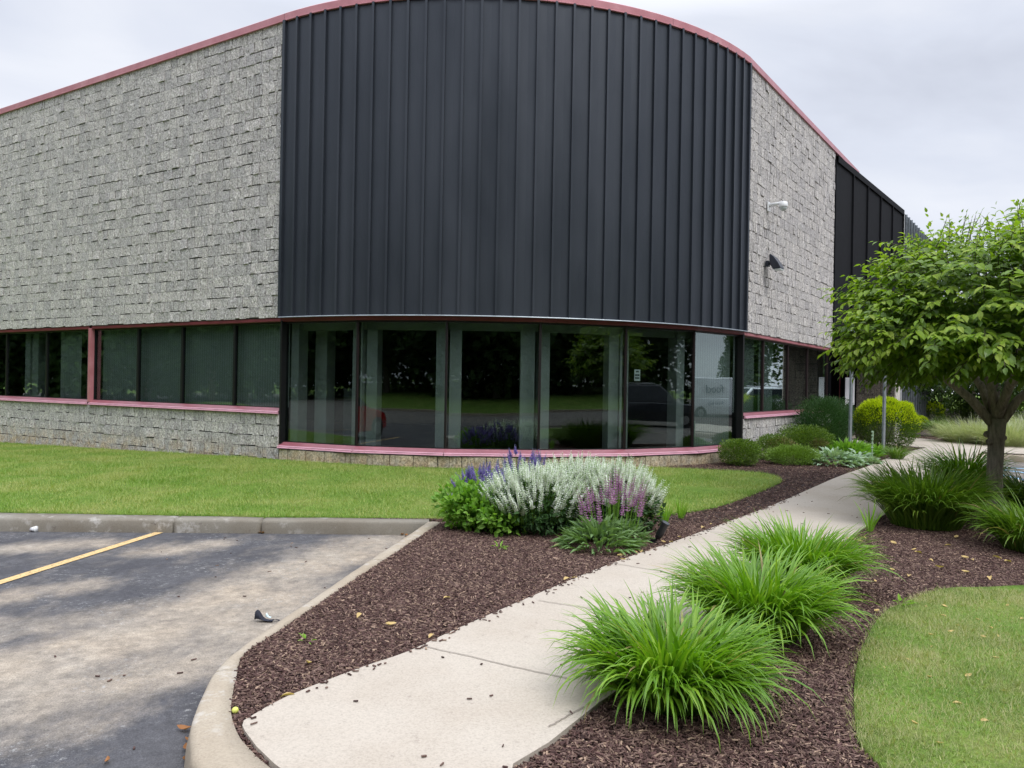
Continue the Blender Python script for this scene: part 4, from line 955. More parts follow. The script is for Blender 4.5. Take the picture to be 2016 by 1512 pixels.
# ------------------------------------------------ flower group by the kerb
def spikes(name, c, pts, hts, lean, flen, mat, parent, rad=.026, rings=11):
    """dense little petals whorled around each upright spike"""
    P = []; D = []; S = []
    for (x, y), h, (lx, ly) in zip(pts, hts, lean):
        fl = flen*random.uniform(.7, 1.2)
        for k in range(rings):
            f = k/(rings-1); z = h-fl+fl*f; rr2 = rad*(1.05-.75*f)
            n_ = 5 if f < .8 else 3
            for j_ in range(n_):
                a = j_*6.283/n_+k*1.1+random.random()*.5; q = z/h
                P.append((x+lx*q*q+math.cos(a)*rr2*.3, y+ly*q*q+math.sin(a)*rr2*.3, z)); D.append((math.cos(a), math.sin(a), .75)); S.append(rr2*random.uniform(.9, 1.4))
    P = np.array(P); D = np.array(D); U = np.tile([0, 0, 1.], (len(P), 1)); S = np.array(S)
    V, T = inst([(0, 0, 0), (-.42, .6, .15), (0, 1.1, 0), (.42, .6, .15)], SL_T, frames(D, U), P, S)
    o = mesh_np(name, V, None, T, mat, parent); 
    m = MB()
    for (x, y), h, (lx, ly) in zip(pts, hts, lean):
        m.tube([(x, y, h*.3), (x+lx*.42, y+ly*.42, h*.65), (x+lx, y+ly, h)], [.003, .0028, .002], 3, cap=False)
    s_ = m.build('flower_stem', MT['light']); s_.parent = parent
    return o
def flowerplant(name, px, py, R, H, nsp, flen, mat, leaf, label, nleaf, lsize, group=None, ell=1.0, leafH=.62, off=(0, 0), rad=.026):
    g = ground3(px, py)+Vector((*off, 0)); rt = empty(name, g); tag(rt, label, 'flowering plant', group)
    pts = []; hts = []; ln = []
    for k in range(nsp):
        a = random.uniform(0, 6.283); q = math.sqrt(random.random()); x, y = q*R*.82*math.cos(a), q*R*.82*math.sin(a)*ell
        pts.append((x, y)); hts.append(H*(1-.40*q**2.4)*random.uniform(.84, 1.08)); ln.append((x*.45+random.gauss(0, .02), y*.45+random.gauss(0, .02)))
    spikes('flower_spikes', g, pts, hts, ln, flen, MT[mat], rt, rad)
    cloud('foliage', nleaf, (R*.98, R*.95*ell, H*leafH*.62), lsize, MT[leaf], (LEAF_V, LEAF_T) if lsize > .045 else (SL_V, SL_T), (0, 0, H*leafH*.5), parent=rt, zcut=.01, lump=.12, wd=.8, up=.2)
    return rt
GW = 'white salvias of the flower bed'
flowerplant('white_salvia', 1052, 1046, .55, .74, 300, .19, 'white_fl', 'dkgreen', 'left white flowering salvia, leaning over dark leaves', 3600, .06, GW, ell=.8)
flowerplant('white_salvia', 1135, 1040, .50, .78, 300, .19, 'white_fl', 'dkgreen', 'middle white flowering salvia', 3400, .06, GW, ell=.8, off=(0, .15))
flowerplant('white_salvia', 1216, 1044, .46, .76, 280, .19, 'white_fl', 'dkgreen', 'right white flowering salvia next to the uplight', 3600, .06, GW, ell=.8)
flowerplant('purple_salvia', 1205, 1070, .36, .76, 44, .24, 'purple_fl', 'sage', 'magenta purple salvia in front of the white ones with grey green leaves', 100, .05, None, ell=.8, leafH=.35, rad=.024)
g = ground3(1178, 1076)
rosette('sage_clump', 1178, 1078, .30, 330, .17, .42, 'sage', 'grey green leafy sage clump at the front of the flower group', .20, el=(15, 80))
rosette('sage_clump', 1222, 1066, .22, 160, .15, .42, 'sage', 'smaller grey green sage clump right of the front one', .16, el=(15, 80))
GV = 'violet blue salvias'
flowerplant('violet_salvia', 1035, 1012, .34, .78, 70, .16, 'violet_fl', 'dkgreen', 'tallest violet salvia, standing behind the white ones', 900, .05, GV, off=(0, .2))
flowerplant('violet_salvia', 945, 1022, .36, .66, 80, .16, 'violet_fl', 'light', 'violet salvia rising out of the light green leaves', 900, .05, GV)
flowerplant('violet_salvia', 978, 1030, .22, .66, 46, .16, 'violet_fl', 'light', 'small violet salvia between green leaves and white spikes', 500, .05, GV)
GL = 'light green leafy perennials by the kerb corner'
def leafy(px, py, R, H, n, label, sz=.075):
    g = ground3(px, py); rt = empty('leafy_perennial', g); tag(rt, label, 'plant', GL)
    cloud('foliage', n, (R, R*.8, H*.5), sz, MT['light'], (LEAF_V, LEAF_T), (0, 0, H*.5), parent=rt, zcut=.02, lump=.25, sprig=.12, wd=1.1, seedv=px, inner=.5); stems(rt, 12, R*.7, H*.7, .005, 'light')
leafy(908, 1042, .27, .50, 700, 'leafy light green perennial nearest the kerb corner')
leafy(942, 1044, .30, .44, 900, 'leafy light green perennial in front of the violet salvia')
leafy(985, 1052, .24, .32, 520, 'low light green perennial at the left foot of the white salvias')
for px, py in ((1309, 1030), (1341, 1022)):
    g = ground3(px, py); o = blades('grass_tuft', g, .12, 34, .28, .012, MT['lime'], el0=(65, 88), bend=(.1, .7)); o.location = g
    tag(o, 'thin yellow green grass tuft, ' + ('left' if px < 1320 else 'right') + ' one of the two at the lawn edge', 'plant', 'grass tufts at the lawn edge')
g = ground3(1712, 1048); o = blades('weed', g, .12, 18, .36, .018, MT['lime'], el0=(60, 88), bend=(.1, .8)); o.location = g; tag(o, 'thin yellowish weed on the sidewalk edge by the deep green clump', 'plant')
rosette('weed', 981, 1082, .06, 12, .07, .5, 'lime', 'tiny green weed alone in the mulch below the flower group', .03)
rosette('weed', 603, 1266, .05, 8, .05, .4, 'lime', 'tiny green sprout in the mulch near the face mask', .02)
rosette('weed', 1772, 1192, .07, 12, .07, .5, 'lime', 'bright green weed on the curved edge of the right lawn', .03)
# ------------------------------------------------ trees
def crown_twigs(ntw, shape, c, leafL, per, parent, tipmat='tree_tip', leafm='tree_leaf', rng=(.55, 1.0), wd=.95, twl=.42, up0=.0):
    P = []; D = []; U = []; S = []; tip = []; m = MB()
    for k in range(ntw):
        d = rand_dirs(1, -.75, 1)[0]; lum = 1.05*noise.noise(Vector((d[0]*2.4+5, d[1]*2.4, d[2]*2.4)))
        r = (rng[0]+(rng[1]-rng[0])*RNG.random()**.6)*(1+.28*lum); p = np.array(c)+d*r*np.array((shape[0], shape[1], shape[2] if d[2] > 0 else .62))
        hz = np.array([d[0], d[1], 0.0]); hz = hz/max(.15, np.hypot(*hz[:2]))
        dr = hz*.9+np.array([0, 0, .55*d[2]+up0+.15])+RNG.normal(0, .35, 3); dr /= np.linalg.norm(dr); top = d[2] > .55 and RNG.random() < .5
        if top: dr = np.array([0, 0, 1])+RNG.normal(0, .25, 3); dr /= np.linalg.norm(dr)
        L = twl*RNG.uniform(.6, 1.2); cur = p.copy(); pts = [tuple(cur)]; outer = r > .78*(1+.28*lum)
        az = RNG.uniform(0, 6.28)
        for j in range(per):
            f = j/(per-1); dr = dr+np.array([0, 0, -.06 if not top else .0]); dr /= np.linalg.norm(dr); cur = cur+dr*L/per; pts.append(tuple(cur))
            sd_ = np.cross(dr, (0, 0, 1)); sd_ = sd_/max(.1, np.linalg.norm(sd_)); sg = 1 if j % 2 else -1
            ld_ = sd_*sg*.9+dr*.65+np.array([0, 0, -.45 if not top else -.1])+RNG.normal(0, .22, 3)
            if j == per-1: ld_ = dr+np.array([0, 0, -.15])
            P.append(cur.copy()); D.append(ld_); U.append(np.array([0, 0, 1.])+hz*.35+RNG.normal(0, .2, 3)); S.append(leafL*RNG.uniform(.75, 1.15)*(1-.45*f**2)*(.7 if top else 1)); tip.append(outer and d[2] > -.35 and f > (.55 if not top else .1) and RNG.random() < .9)
        if k % 2 == 0: m.tube(pts, [.005]*(len(pts)-1)+[.0015], 3, cap=False)
    P, D, U, S, tip = map(np.array, (P, D, U, S, tip))
    for nm, mt, kk in (('crown', leafm, ~tip), ('young_leaves', tipmat, tip)):
        V, T = inst(LEAF_V, LEAF_T, frames(D[kk], U[kk]), P[kk], np.column_stack([S[kk]*wd, S[kk], S[kk]])); mesh_np(nm, V, None, T, MT[mt], parent)
    tw = m.build('twigs', MT['twig']); tw.parent = parent
tb = ground3(1957, 1016); tree = empty('ornamental_tree', tb); tag(tree, 'small round crowned ornamental tree with grey trunk in the mulch bed at right', 'tree')
m = MB()
m.tube([(0, 0, -.1), (0, 0, .02), (0, .0, .15), (.0, .01, .55), (.01, .0, .95), (.02, .0, 1.22)], [.145, .118, .094, .086, .092, .105], 18, jit=.12)
forks = [((.0, 0, 1.12), (-.28, .05, 1.45), (-.62, .05, 1.72), (-1.25, .1, 2.05), (-1.7, 0, 2.3)), ((.02, 0, 1.15), (-.08, -.05, 1.55), (-.30, -.2, 2.1), (-.5, -.3, 2.9)), ((.03, 0, 1.15), (.14, .04, 1.5), (.32, .1, 2.0), (.6, .2, 2.8)), ((.02, 0, 1.1), (.2, -.1, 1.45), (.6, -.3, 1.9), (1.3, -.5, 2.3)),
         ((0, 0, 1.2), (-.05, .2, 1.6), (-.1, .7, 2.1), (-.1, 1.2, 2.5)), ((0, 0, 1.2), (.0, -.25, 1.6), (-.1, -.8, 2.0), (-.2, -1.4, 2.3))]
for f_ in forks: m.tube(f_, [.066, .055, .042, .028, .012][:len(f_)] if len(f_) == 5 else [.066, .05, .034, .016], 10, jit=.1)
for a, z in ((3.4, .93), (-.2, .98), (2.4, 1.02), (5.0, .2)): m.tube([(0, 0, z-.01), (.10*math.cos(a), .10*math.sin(a), z), (.125*math.cos(a), .125*math.sin(a), z+.01)], [.05, .042, .024], 9, jit=.3)
o = m.build('trunk', MT['bark'], tree, True)
crown_twigs(3400, (1.98, 1.95, 1.25), (.36, .0, 2.26), .165, 8, tree)
# trees behind: simpler leaf clouds, each its own thing
def bgtree(name, x, y, h, r, N_, size, mat, label, group, trunk=.12, seedv=0, low=.35, zf=None):
    z0 = float(G(x, y)) if zf is None else zf; rt = empty(name, (x, y, z0)); tag(rt, label, 'tree', group)
    m = MB(); m.tube([(0, 0, -.2), (.05, 0, h*.3), (0, .05, h*.75)], [trunk, trunk*.8, trunk*.3], 8, jit=.1)
    for k in range(6): a = k*1.05; m.tube([(0, 0, h*(.3+.05*k)), (r*.3*math.cos(a), r*.3*math.sin(a), h*(.42+.05*k)), (r*.65*math.cos(a), r*.65*math.sin(a), h*(.5+.06*k))], [trunk*.5, trunk*.3, trunk*.1], 5)
    m.build('trunk', MT['bark'], rt)
    hh = h*(1-low)/2; cloud('crown', N_, (r, r, hh), size, MT[mat], (SL_V, SL_T), (0, 0, h-hh), parent=rt, lump=.28, lf=1.6, seedv=seedv, inner=.5, wd=1.5, up=.1, sprig=.08)
    return rt
GB = 'trees behind the entrance walk'
far_l = ['dark leafy tree right of the entrance pier', 'dark leafy tree behind the golden shrubs', 'dark tree seen under the crown, left of the trunk', 'dark tree directly behind the trunk of the ornamental tree', 'tree at the right edge of the photo behind the green mound', 'tall tree far behind the parking stalls']
for k, (px, Y, h, r) in enumerate(((1800, 31, 4.6, 2.0), (1850, 35, 5.4, 2.6), (1915, 37, 5.8, 2.9), (1962, 33, 5.0, 2.4), (2025, 40, 6.4, 3.2), (1990, 52, 8.2, 4.0))):
    bgtree('leafy_tree', (px-CX)/F*Y, Y, h, r, 9000, .13, 'wood_far', far_l[k], GB, seedv=k*7, low=.16)
# woodland behind and beside the camera, seen mirrored in the glass
pa_ = bgtree('forest_tree', 0, -30, 16, 5.0, 16000, .48, 'wood_far', 'tall tree of the wood across the parking lot, mirrored in the dark window glass', 'wood across the parking lot, mirrored in the glass', .3, 3, .0, .9)
pb_ = bgtree('forest_tree', 6, -34, 18, 5.5, 16000, .52, 'wood_far', 'tall tree of the wood across the parking lot, mirrored in the dark window glass', 'wood across the parking lot, mirrored in the glass', .3, 9, .0, 1.0)
spots = []
for k in range(15): spots.append((-62+k*8.2+RNG.uniform(-2, 2), -27-RNG.uniform(0, 6), RNG.uniform(.85, 1.15)))
for k in range(12): spots.append((-58+k*9.5+RNG.uniform(-2, 2), -40-RNG.uniform(0, 6), RNG.uniform(1.1, 1.35)))
for k in range(7): spots.append((-52-RNG.uniform(0, 6), -20+k*8.5, RNG.uniform(.9, 1.2)))
for k in range(5): spots.append((44+RNG.uniform(0, 8), -20+k*7.5, RNG.uniform(.8, 1.05)))
for k in range(4): spots.append((56+RNG.uniform(0, 8), 18+k*10, RNG.uniform(.42, .5)))
for x, y, q_ in ((35, 35, .62), (43, 37, .7), (50, 45, .8), (43, 50, .7), (58, 40, .7)): spots.append((x, y, q_))
for k in range(9): spots.append((-62-RNG.uniform(0, 5), -24+k*7, RNG.uniform(1.1, 1.3)))
for k in range(5): spots.append((-48+RNG.uniform(-2, 2), 10+k*8, RNG.uniform(.8, 1)))
for k, (x, y, s) in enumerate(spots):
    src = pa_ if k % 2 else pb_; c = copy_tree(src) ; c.location = (x, y, .0 if y > -16 else max(0, (-16-y)*.055)); c.rotation_euler = (0, 0, RNG.uniform(0, 6)); c.scale = (s, s, s)
pa_.location = (-3, -29, .7); pb_.location = (4, -31, .8)

# ================================================================== props
# security camera and wall light on the right block wall
def on_right(px, py, out=.05):
    s, z = wall_s(px, py, RST, np.array(TD), RNrm); p, n_ = right_fn(s); return Vector((p[0]+n_[0]*out, p[1]+n_[1]*out, z))
ang = math.atan2(RNrm[1], RNrm[0])
c = on_right(1508, 408, .045); sc = empty('security_camera', c, ang); tag(sc, 'white dome security camera on a bracket high on the right block wall', 'security camera')
m = MB(); m.box(0, .03, -.075, .075, -.10, .10); m.build('mounting_plate', MT['white'], sc, bevel=.006)
m = MB(); m.tube([(.03, 0, .03), (.16, 0, .045), (.30, 0, .05)], [.045, .036, .034], 10); m.build('arm', MT['white'], sc, True)
m = MB(); m.tube([(.31, 0, .075), (.31, 0, .06), (.31, 0, -.03), (.31, 0, -.045)], [.05, .085, .092, .086], 18); hb = m.build('housing', MT['white'], sc, True)
m = MB(); m.tube([(.31, 0, -.045), (.31, 0, -.075), (.31, 0, -.105), (.31, 0, -.122)], [.078, .072, .048, .015], 18); d_ = m.build('dome', MT['lens'], sc, True)
c = on_right(1504, 520, .045); wl_ = empty('wall_light', c, ang); tag(wl_, 'dark wedge shaped floodlight on the right block wall below the camera', 'wall light')
m = MB(); m.box(0, .07, -.06, .06, -.06, .06); m.tube([(.07, 0, 0), (.13, 0, .01)], .028, 8); m.build('bracket', MT['lampbody'], wl_, bevel=.006)
m = MB(); prof = [(.10, .17), (.125, .185), (.19, .13), (.27, .02), (.33, -.09), (.335, -.12), (.18, -.135), (.135, -.06), (.105, .05)]
v = [(x, -.13, z) for x, z in prof]+[(x, .13, z) for x, z in prof]; n = len(prof)
m.add(v, [tuple(range(n-1, -1, -1)), tuple(range(n, 2*n))]+[(k, (k+1) % n, n+(k+1) % n, n+k) for k in range(n)]); m.build('lamp_body', MT['lampbody'], wl_, bevel=.008)
m = MB(); m.box(.185, .33, -.115, .115, -.150, -.128); m.build('lens', MT['lens'], wl_)
# sign posts
def post(px, py, top_px, label, w=.03, sign=None):
    g = ground3(px, py); rt = empty('sign_post', g); tag(rt, label, 'sign post', 'galvanised sign posts in the bed')
    d = ray(top_px[0], top_px[1]); t = g.y/d.y; zt_ = EYE+d.z*t-g.z; m = MB()
    # U-channel post
    for (x0, x1, y0, y1) in ((-w, w, -.004, .004), (-w, -w+.006, .004, .024), (w-.006, w, .004, .024), (-w-.014, -w, .020, .026), (w, w+.014, .020, .026)): m.box(x0, x1, y0, y1, -.1, zt_)
    m.build('post', MT['galv'], rt)
    rt.rotation_euler = (R_(-.3), R_(.7), R_(20))
    return rt, zt_
p1, z1 = post(1674, 892, (1681, 640), 'left galvanised sign post in front of the dark yew')
p2, z2 = post(1740, 893, (1750, 650), 'middle galvanised sign post in front of the big golden shrub')
p3, z3 = post(1781, 842, (1786, 690), 'third sign post, farther back by the wine red barberry')
for p_, z_ in ((p1, z1), (p2, z2)):
    m = MB(); m.box(-.15, .15, -.010, -.005, z_-.46, z_-.01); s_ = m.build('sign_plate', MT['galv'], p_, bevel=.004); s_.rotation_euler = (0, 0, 0)
m = MB(); m.box(-.075, .075, -.012, -.006, z3-1.05, z3-.72); m.build('sign_plate', MT['white'], p3)
# white notice on the entrance glazing
d = ray(1673, 770); Yp = 21.3; pt = Vector((d.x*Yp/d.y, Yp, EYE+d.z*Yp/d.y)); nb = empty('notice_board', (pt.x, pt.y, float(G(pt.x, pt.y)))); tag(nb, 'plain white notice board at the entrance, behind the left sign post', 'notice board')
m = MB(); m.box(-.13, .13, -.015, .015, 1.0, 1.75); m.build('panel', MT['paper'], nb, bevel=.005); m = MB(); m.box(-.02, .02, .016, .05, 0, 1.7); m.build('post', MT['blackframe'], nb)
# paper notice inside the fifth bow window
L, fn = chord(vx[4], vx[5]); s5 = .16; p0, n0 = fn(s5+.06); pn = empty('paper_notice', (p0[0]-n0[0]*.10, p0[1]-n0[1]*.10, 1.76), math.atan2(n0[1], n0[0])+math.pi/2); tag(pn, 'small white printed paper notice behind the glass of the fifth bow window', 'notice')
m = MB(); m.box(0, .13, -.001, .001, -.11, .09); m.build('sheet', MT['paper'], pn)
m = MB(); 
for (x0, x1, z0, z1) in ((.03, .10, .04, .07), (.015, .115, -.025, .01), (.015, .11, -.075, -.045)): m.box(x0, x1, -.003, -.0015, z0, z1)
m.build('print', MT['ink'], pn)
# uplight
g = ground3(1296, 1070); up = empty('garden_uplight', g, R_(-35)); tag(up, 'black cylindrical garden uplight tipped over in the mulch right of the flowers', 'garden light')
rot = Matrix.Translation((0, 0, .07)) @ Matrix.Rotation(R_(28), 4, 'Y'); m = MB()
def tb_(a, b, r0_, r1_, n=16): m.tube([rot @ Vector(a), rot @ Vector(b)], [r0_, r1_], n)
tb_((0, 0, -.02), (0, 0, .02), .028, .036); tb_((0, 0, .021), (0, 0, .145), .036, .036); tb_((0, 0, .146), (0, 0, .165), .041, .041); m.build('lamp_body', MT['black_pl'], up)
m = MB(); tb_((0, 0, .150), (0, 0, .166), .034, .034); m.build('lens', MT['carglass'], up)
m = MB(); m.tube([(0, 0, -.05), (-.03, .01, .03), (-.005, 0, .07)], [.008, .012, .014], 7); m.box(-.075, -.02, -.02, .02, .0, .035); m.build('stake', MT['black_pl'], up)
# face mask on the asphalt
g = gp(520, 1224, -KH); z = float(A(*g))+.008; mk = empty('face_mask', (g[0], g[1], z)); tag(mk, 'crumpled black face mask with pale lining lying on the asphalt by the kerb', 'face mask')
V = []; nx_, ny_ = 10, 7
for j in range(ny_):
    for i in range(nx_):
        u = i/(nx_-1); v_ = j/(ny_-1); x = -.062+.125*u; y = -.025+.06*v_*(1-.35*u); z_ = .004+.080*math.exp(-((u-.12)/.28)**2)*math.sin(math.pi*min(1, v_*.9+.05))*(1)+.006*math.sin(9*v_+3*u); V.append((x, y, max(.002, z_*(1-u*.3))))
Q = [(j*nx_+i, j*nx_+i+1, (j+1)*nx_+i+1, (j+1)*nx_+i) for j in range(ny_-1) for i in range(nx_-1)]
o = mesh_np('mask_cloth', V, Q, None, MT['fabric_blk'], mk, True); so = o.modifiers.new('s', 'SOLIDIFY'); so.thickness = .003
V = [(a*.3+.02, b*.5+.035, c*.4+.014) for a, b, c in V]; o = mesh_np('lining', V, Q, None, MT['fabric_lin'], mk, True); so = o.modifiers.new('s', 'SOLIDIFY'); so.thickness = .002
m = MB(); m.tube([(.04, -.015, .008)]+[(.075+.035*math.cos(a), -.008+.018*math.sin(a), .006) for a in np.linspace(-2.6, 2.6, 14)]+[(.045, .004, .008)], .0028, 6); m.build('ear_loop', MT['fabric_blk'], mk)
# white cup lid
g = gp(66, 1047, -KH); cp_ = empty('foam_cup', (g[0], g[1], float(A(*g)))); tag(cp_, 'small crushed white foam cup on the asphalt near the far kerb', 'cup')
rot = Matrix.Translation((0, 0, .028)) @ Matrix.Rotation(R_(82), 4, 'Y') @ Matrix.Rotation(R_(20), 4, 'X'); m = MB(); K = 20
m.tube([rot @ Vector(p) for p in ((0, 0, -.035), (0, 0, 0), (0, 0, .036))], [.022, .026, .030], K, jit=.25); m.build('cup_wall', MT['white'], cp_, True)
m = MB(); m.tube([rot @ Vector(p) for p in ((0, 0, .036), (0, 0, .040))], [.033, .033], K); m.build('rim', MT['white'], cp_, True)
# little yellow green ball on the kerb edge
g = ground3(463, 1404); m = MB(); m.tube([(0, 0, -.002), (0, 0, .004), (0, 0, .014), (0, 0, .024), (0, 0, .029)], [.004, .012, .0165, .012, .003], 14); o = m.build('fallen_fruit', MT['lime_ball'], None, True); o.location = g+Vector((0, 0, .0)); tag(o, 'small round yellow green fruit in the gap between kerb and sidewalk', 'fruit')
g = ground3(1690, 872); m = MB(); 
rg = [(math.cos(a)*(.24+.03*math.sin(3*a)), math.sin(a)*.16) for a in np.linspace(0, 6.283, 13)[:-1]]
m.add([(x, y, -.03) for x, y in rg]+[(x, y, .05) for x, y in rg]+[(x*.85, y*.85, .065) for x, y in rg], [(k, (k+1) % 12, 12+(k+1) % 12, 12+k) for k in range(12)]+[(12+k, 12+(k+1) % 12, 24+(k+1) % 12, 24+k) for k in range(12)]+[tuple(range(24, 36))]); o = m.build('flat_stone', MT['stone']); o.location = g; tag(o, 'pale flat stone in the bed between the two sign posts', 'stone')
# fallen leaves
def leafmesh(nm, mat, curl):
    V = []; 
    for j in range(6):
        t = j/5; wv = math.sin(math.pi*min(1, t*.95+.03))**.8*.24
        for s_ in (-1, 0, 1): V.append((s_*wv, t-.5, curl*(t-.5)**2+abs(s_)*wv*.6+.02*math.sin(t*9+s_)))
    Q = [(j*3+i, j*3+i+1, (j+1)*3+i+1, (j+1)*3+i) for j in range(5) for i in range(2)]
    return mesh_np(nm, V, Q, None, MT[mat], smooth_=True)
ly = [leafmesh('fallen_leaf', 'deadleaf', .5), leafmesh('fallen_leaf', 'deadleaf', -.4)]; lb_ = [leafmesh('fallen_leaf', 'deadbrown', .9)]
used = set()
def put(src, px, py, size, label, group, zf=None, rz=None):
    if zf is None: g = ground3(px, py)+Vector((0, 0, .016))
    else: q = gp(px, py, zf); g = Vector((q[0], q[1], float(A(*q))+.01))
    o = src if src.name not in used else src.copy()
    if src.name in used: COL.objects.link(o)
    used.add(src.name); o.location = g; o.rotation_euler = (random.uniform(-.25, .25), random.uniform(-.35, .35), rz if rz is not None else random.uniform(0, 6.28)); o.scale = (size,)*3
    tag(o, label, 'leaf', group); return o
LM = 'dry yellow leaf lying on the dark mulch'; GM = 'yellow fallen leaves on the mulch'
for px, py in [(1098, 1079), (1224, 1098), (1236, 1092), (1250, 1090), (1262, 1088), (1226, 1106), (1306, 1070), (1322, 1068), (1340, 1062), (1385, 1040), (1397, 1036), (851, 1257), (770, 1236), (705, 1213), (881, 1180), (1115, 1143), (1132, 1140), (610, 1312), (567, 1375),
               (1670, 1066), (1678, 1072), (1664, 1082), (1684, 1080), (1692, 1070), (1700, 1060), (1655, 1088), (1760, 1072), (1800, 1086), (1806, 1090), (1866, 1077), (1912, 1103), (1900, 1101), (1962, 1100), (1830, 1105), (1790, 1135), (1758, 1127), (1930, 1052), (1985, 1108), (1884, 1060), (1640, 1103), (1676, 1090), (1850, 1120), (1900, 1130), (1950, 1140), (1720, 1150), (1728, 1206)]:
    put(random.choice(ly), px+random.uniform(-3, 3), py+random.uniform(-2, 2), random.uniform(.05, .085), LM, GM)
LL_ = 'dry tan leaf lying on the grass of the curved right lawn'; GLn = 'fallen leaves on the right lawn'
for px, py in [(1860, 1198), (1857, 1216), (1886, 1236), (1872, 1248), (1833, 1277), (1788, 1304), (1830, 1338), (1906, 1336), (1975, 1366), (1967, 1227), (1951, 1240), (1966, 1256), (1925, 1224), (1984, 1197), (1823, 1199), (1936, 1259), (1832, 1254), (2012, 1222), (1885, 1390), (1938, 1425), (1740, 1320), (1960, 1300), (1800, 1430), (1850, 1470)]:
    put(random.choice(ly), px, py, random.uniform(.022, .05), LL_, GLn)
for px, py, s_ in ((362, 1440, .075), (366, 1478, .055), (364, 1500, .055), (371, 1462, .045), (212, 1502, .045)):
    put(lb_[0], px, py, s_, 'curled orange brown leaf on the asphalt at the foot of the near kerb' if px > 300 else 'lone brown leaf on the asphalt at the bottom left', 'brown leaves by the near kerb' if px > 300 else None, -KH)
for k, (px, py) in enumerate(((510, 1050), (523, 1049), (518, 1051), (792, 1054), (799, 1056))):
    put(lb_[0], px, py, .07, 'dry brown leaf in the ' + ('corner of the two kerbs' if px > 700 else 'gutter at the joint of the far kerb'), 'brown leaves in the kerb corner' if px > 700 else 'brown leaves at the far kerb joint', -KH)
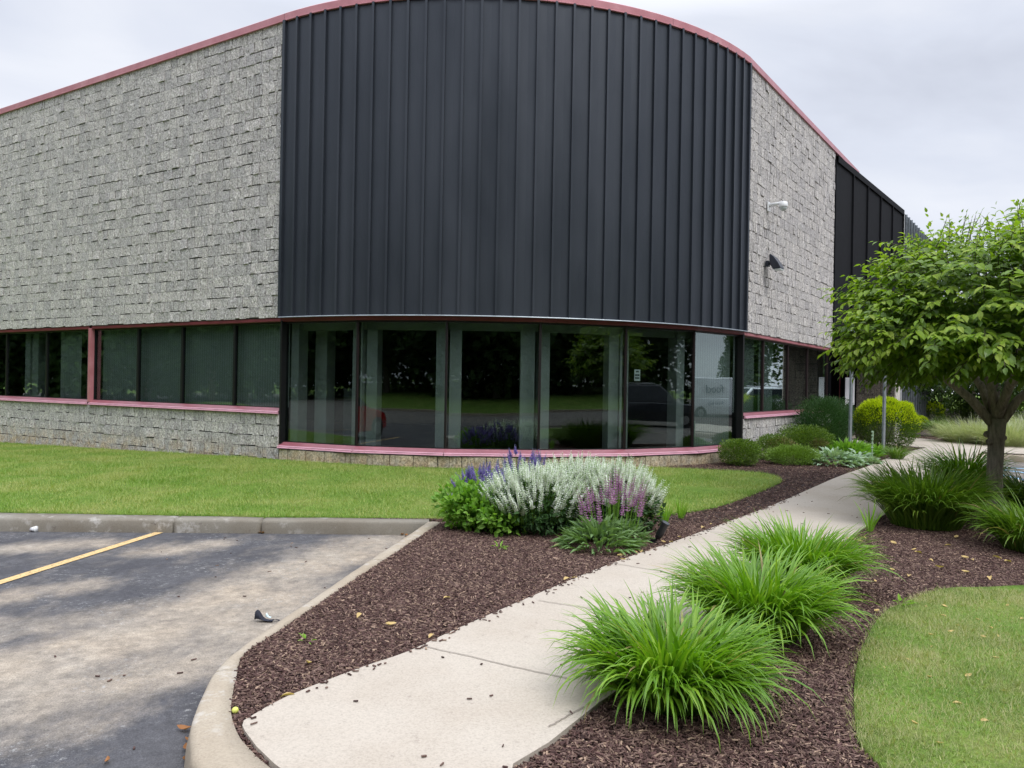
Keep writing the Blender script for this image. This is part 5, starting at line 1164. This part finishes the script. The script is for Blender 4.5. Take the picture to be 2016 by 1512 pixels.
# ------------------------------------------------ vehicles mirrored in the glass
def vehicle(name, label, cat, loc, rz, L, W, H, belt, paint, prof, van=False):
    rt = empty(name, loc, rz); tag(rt, label, cat, 'parked vehicles mirrored in the windows')
    # body: sections along x
    def ring(x, zb, zt_, hw, top=.92): return [(x, -hw, zb), (x, -hw*1.0, (zb+zt_)*.5), (x, -hw*top, zt_), (x, hw*top, zt_), (x, hw*1.0, (zb+zt_)*.5), (x, hw, zb)]
    hw = W/2; m = MB(); st = [(-L/2, .35, belt*.85, .86), (-L/2+.12, .28, belt, .95), (-L/4, .25, belt, 1), (L/4, .25, belt*.97, 1), (L/2-.5, .26, belt*.9, .97), (L/2-.08, .3, belt*.78, .88), (L/2, .36, belt*.66, .8)]
    R2 = [ring(x*1.0, zb, z_, hw*f) for x, zb, z_, f in st]; V = [p for r_ in R2 for p in r_]; Q = []
    for i in range(len(R2)-1):
        for k in range(6): Q.append((i*6+k, i*6+(k+1) % 6, (i+1)*6+(k+1) % 6, (i+1)*6+k))
    Q += [(5, 4, 3, 2, 1, 0), tuple((len(R2)-1)*6+k for k in range(6))]; m.add(V, Q); b = m.build('body', paint, rt, bevel=.05)
    # cabin
    m = MB(); hb_, ht = hw*.92, hw*.74; x0, x1, x2, x3 = prof
    V = [(x0, -hb_, belt-.02), (x0, hb_, belt-.02), (x3, hb_, belt-.05), (x3, -hb_, belt-.05), (x1, -ht, H), (x1, ht, H), (x2, ht, H), (x2, -ht, H)]
    m.add(V, [(0, 1, 2, 3), (7, 6, 5, 4), (0, 4, 5, 1), (1, 5, 6, 2), (2, 6, 7, 3), (3, 7, 4, 0)]); m.build('roof', paint, rt, bevel=.05)
    # side glass, sub panels slightly proud
    for s_ in (-1, 1):
        m = MB(); f = lambda x, u: (x, s_*(hb_+(ht-hb_)*u+.006), belt+(H-belt)*u)
        xa = x0+(x1-x0)*.15+.12; xb = x0+(x1-x0)*.85+.12; xc = x2+(x3-x2)*.15-.1; xd = x2+(x3-x2)*.85-.1
        if van: xa, xb = x2-.2, x2-.2
        q = [f(xa, .12), f(xd, .12), f(xc, .86), f(xb, .86)]; q2 = [(a, b_-s_*.02, c_) for a, b_, c_ in q]
        m.add(q+q2, [(0, 1, 2, 3), (7, 6, 5, 4), (0, 4, 5, 1), (1, 5, 6, 2), (2, 6, 7, 3), (3, 7, 4, 0)]); m.build('side_window', MT['carglass'], rt)
    for (xa, xb, e) in ((x0, x1, -.008), (x3, x2, .008)):
        m = MB(); g_ = lambda u, y: (xa+(xb-xa)*u+e, y, belt+(H-belt)*u)
        q = [g_(.12, -hb_*.88), g_(.12, hb_*.88), g_(.88, ht*.92), g_(.88, -ht*.92)]; q2 = [(a-e*2, b_, c_) for a, b_, c_ in q]
        m.add(q+q2, [(0, 1, 2, 3), (7, 6, 5, 4), (0, 4, 5, 1), (1, 5, 6, 2), (2, 6, 7, 3), (3, 7, 4, 0)]); m.build('windscreen', MT['carglass'], rt)
    for x in (-L*.31, L*.31):
        for s_ in (-1, 1):
            wh = MB(); wh.tube([(x, s_*(hw-.2), .33), (x, s_*(hw+.005), .33)], [.33, .33], 24); w_ = wh.build('wheel', MT['rubber'], rt)
            rm = MB(); rm.tube([(x, s_*(hw-.02), .33), (x, s_*(hw+.012), .33)], [.21, .19], 16); rm.build('rim', MT['alloy'], w_)
            hl = MB()
    for s_ in (-1, 1):
        m = MB(); m.box(L/2-.16, L/2-.02, s_*hw*.62-.16, s_*hw*.62+.16, belt*.62, belt*.76); m.build('headlight', MT['lens'], rt)
    if not van:
        for s_ in (-1, 1):
            m = MB(); m.tube([(x1+.1, s_*ht*.85, H+.05), (x2-.2, s_*ht*.85, H+.05)], .018, 6); m.build('roof_rail', MT['alloy'], rt)
    return rt
zl = -KH
vehicle('parked_car', 'dark sport utility car mirrored in the fifth bow window', 'car', (21.0, 6.6, zl), R_(70), 4.8, 1.9, 1.78, 1.08, carpaint('charcoal_paint', (.02, .022, .028)), (-2.3, -1.9, .45, 1.25))
vn = vehicle('parked_van', 'white van with dark lettering mirrored in the right end of the bow window', 'van', (28.5, 19.5, .0), R_(70), 5.2, 2.0, 2.05, 1.1, carpaint('white_paint', (.75, .76, .78)), (-2.5, -2.4, .9, 1.7), van=True)
for s_, t_ in ((1, 'food'), (1, 'fresh daily')):
    cu = bpy.data.curves.new('lettering', 'FONT'); cu.body = t_; cu.size = .55 if t_ == 'food' else .22; cu.align_x = 'CENTER'; cu.extrude = .004
    to = bpy.data.objects.new('lettering', cu); COL.objects.link(to); cu.materials.append(MT['ink']); to.parent = vn
    dg = bpy.context.evaluated_depsgraph_get(); me_ = bpy.data.meshes.new_from_object(to.evaluated_get(dg)); bpy.data.objects.remove(to); to = bpy.data.objects.new('lettering', me_); COL.objects.link(to); to.parent = vn
    to.rotation_euler = (R_(81), 0, R_(180)); to.location = (-.8, .945, 1.32) if t_ == 'food' else (-.8, 1.008, .75)
vehicle('parked_car', 'white wagon mirrored in the window of the right block wall', 'car', (24.5, 31.5, .0), R_(110), 4.7, 1.85, 1.62, 1.0, carpaint('pearl_paint', (.72, .74, .76)), (-2.2, -1.7, .4, 1.2))
vehicle('parked_car', 'red hatchback mirrored low in the second bow window', 'car', (-8.4, 5.6, zl), R_(-90), 4.2, 1.75, 1.5, .95, carpaint('red_paint', (.45, .015, .02)), (-2.0, -1.6, .3, 1.05))
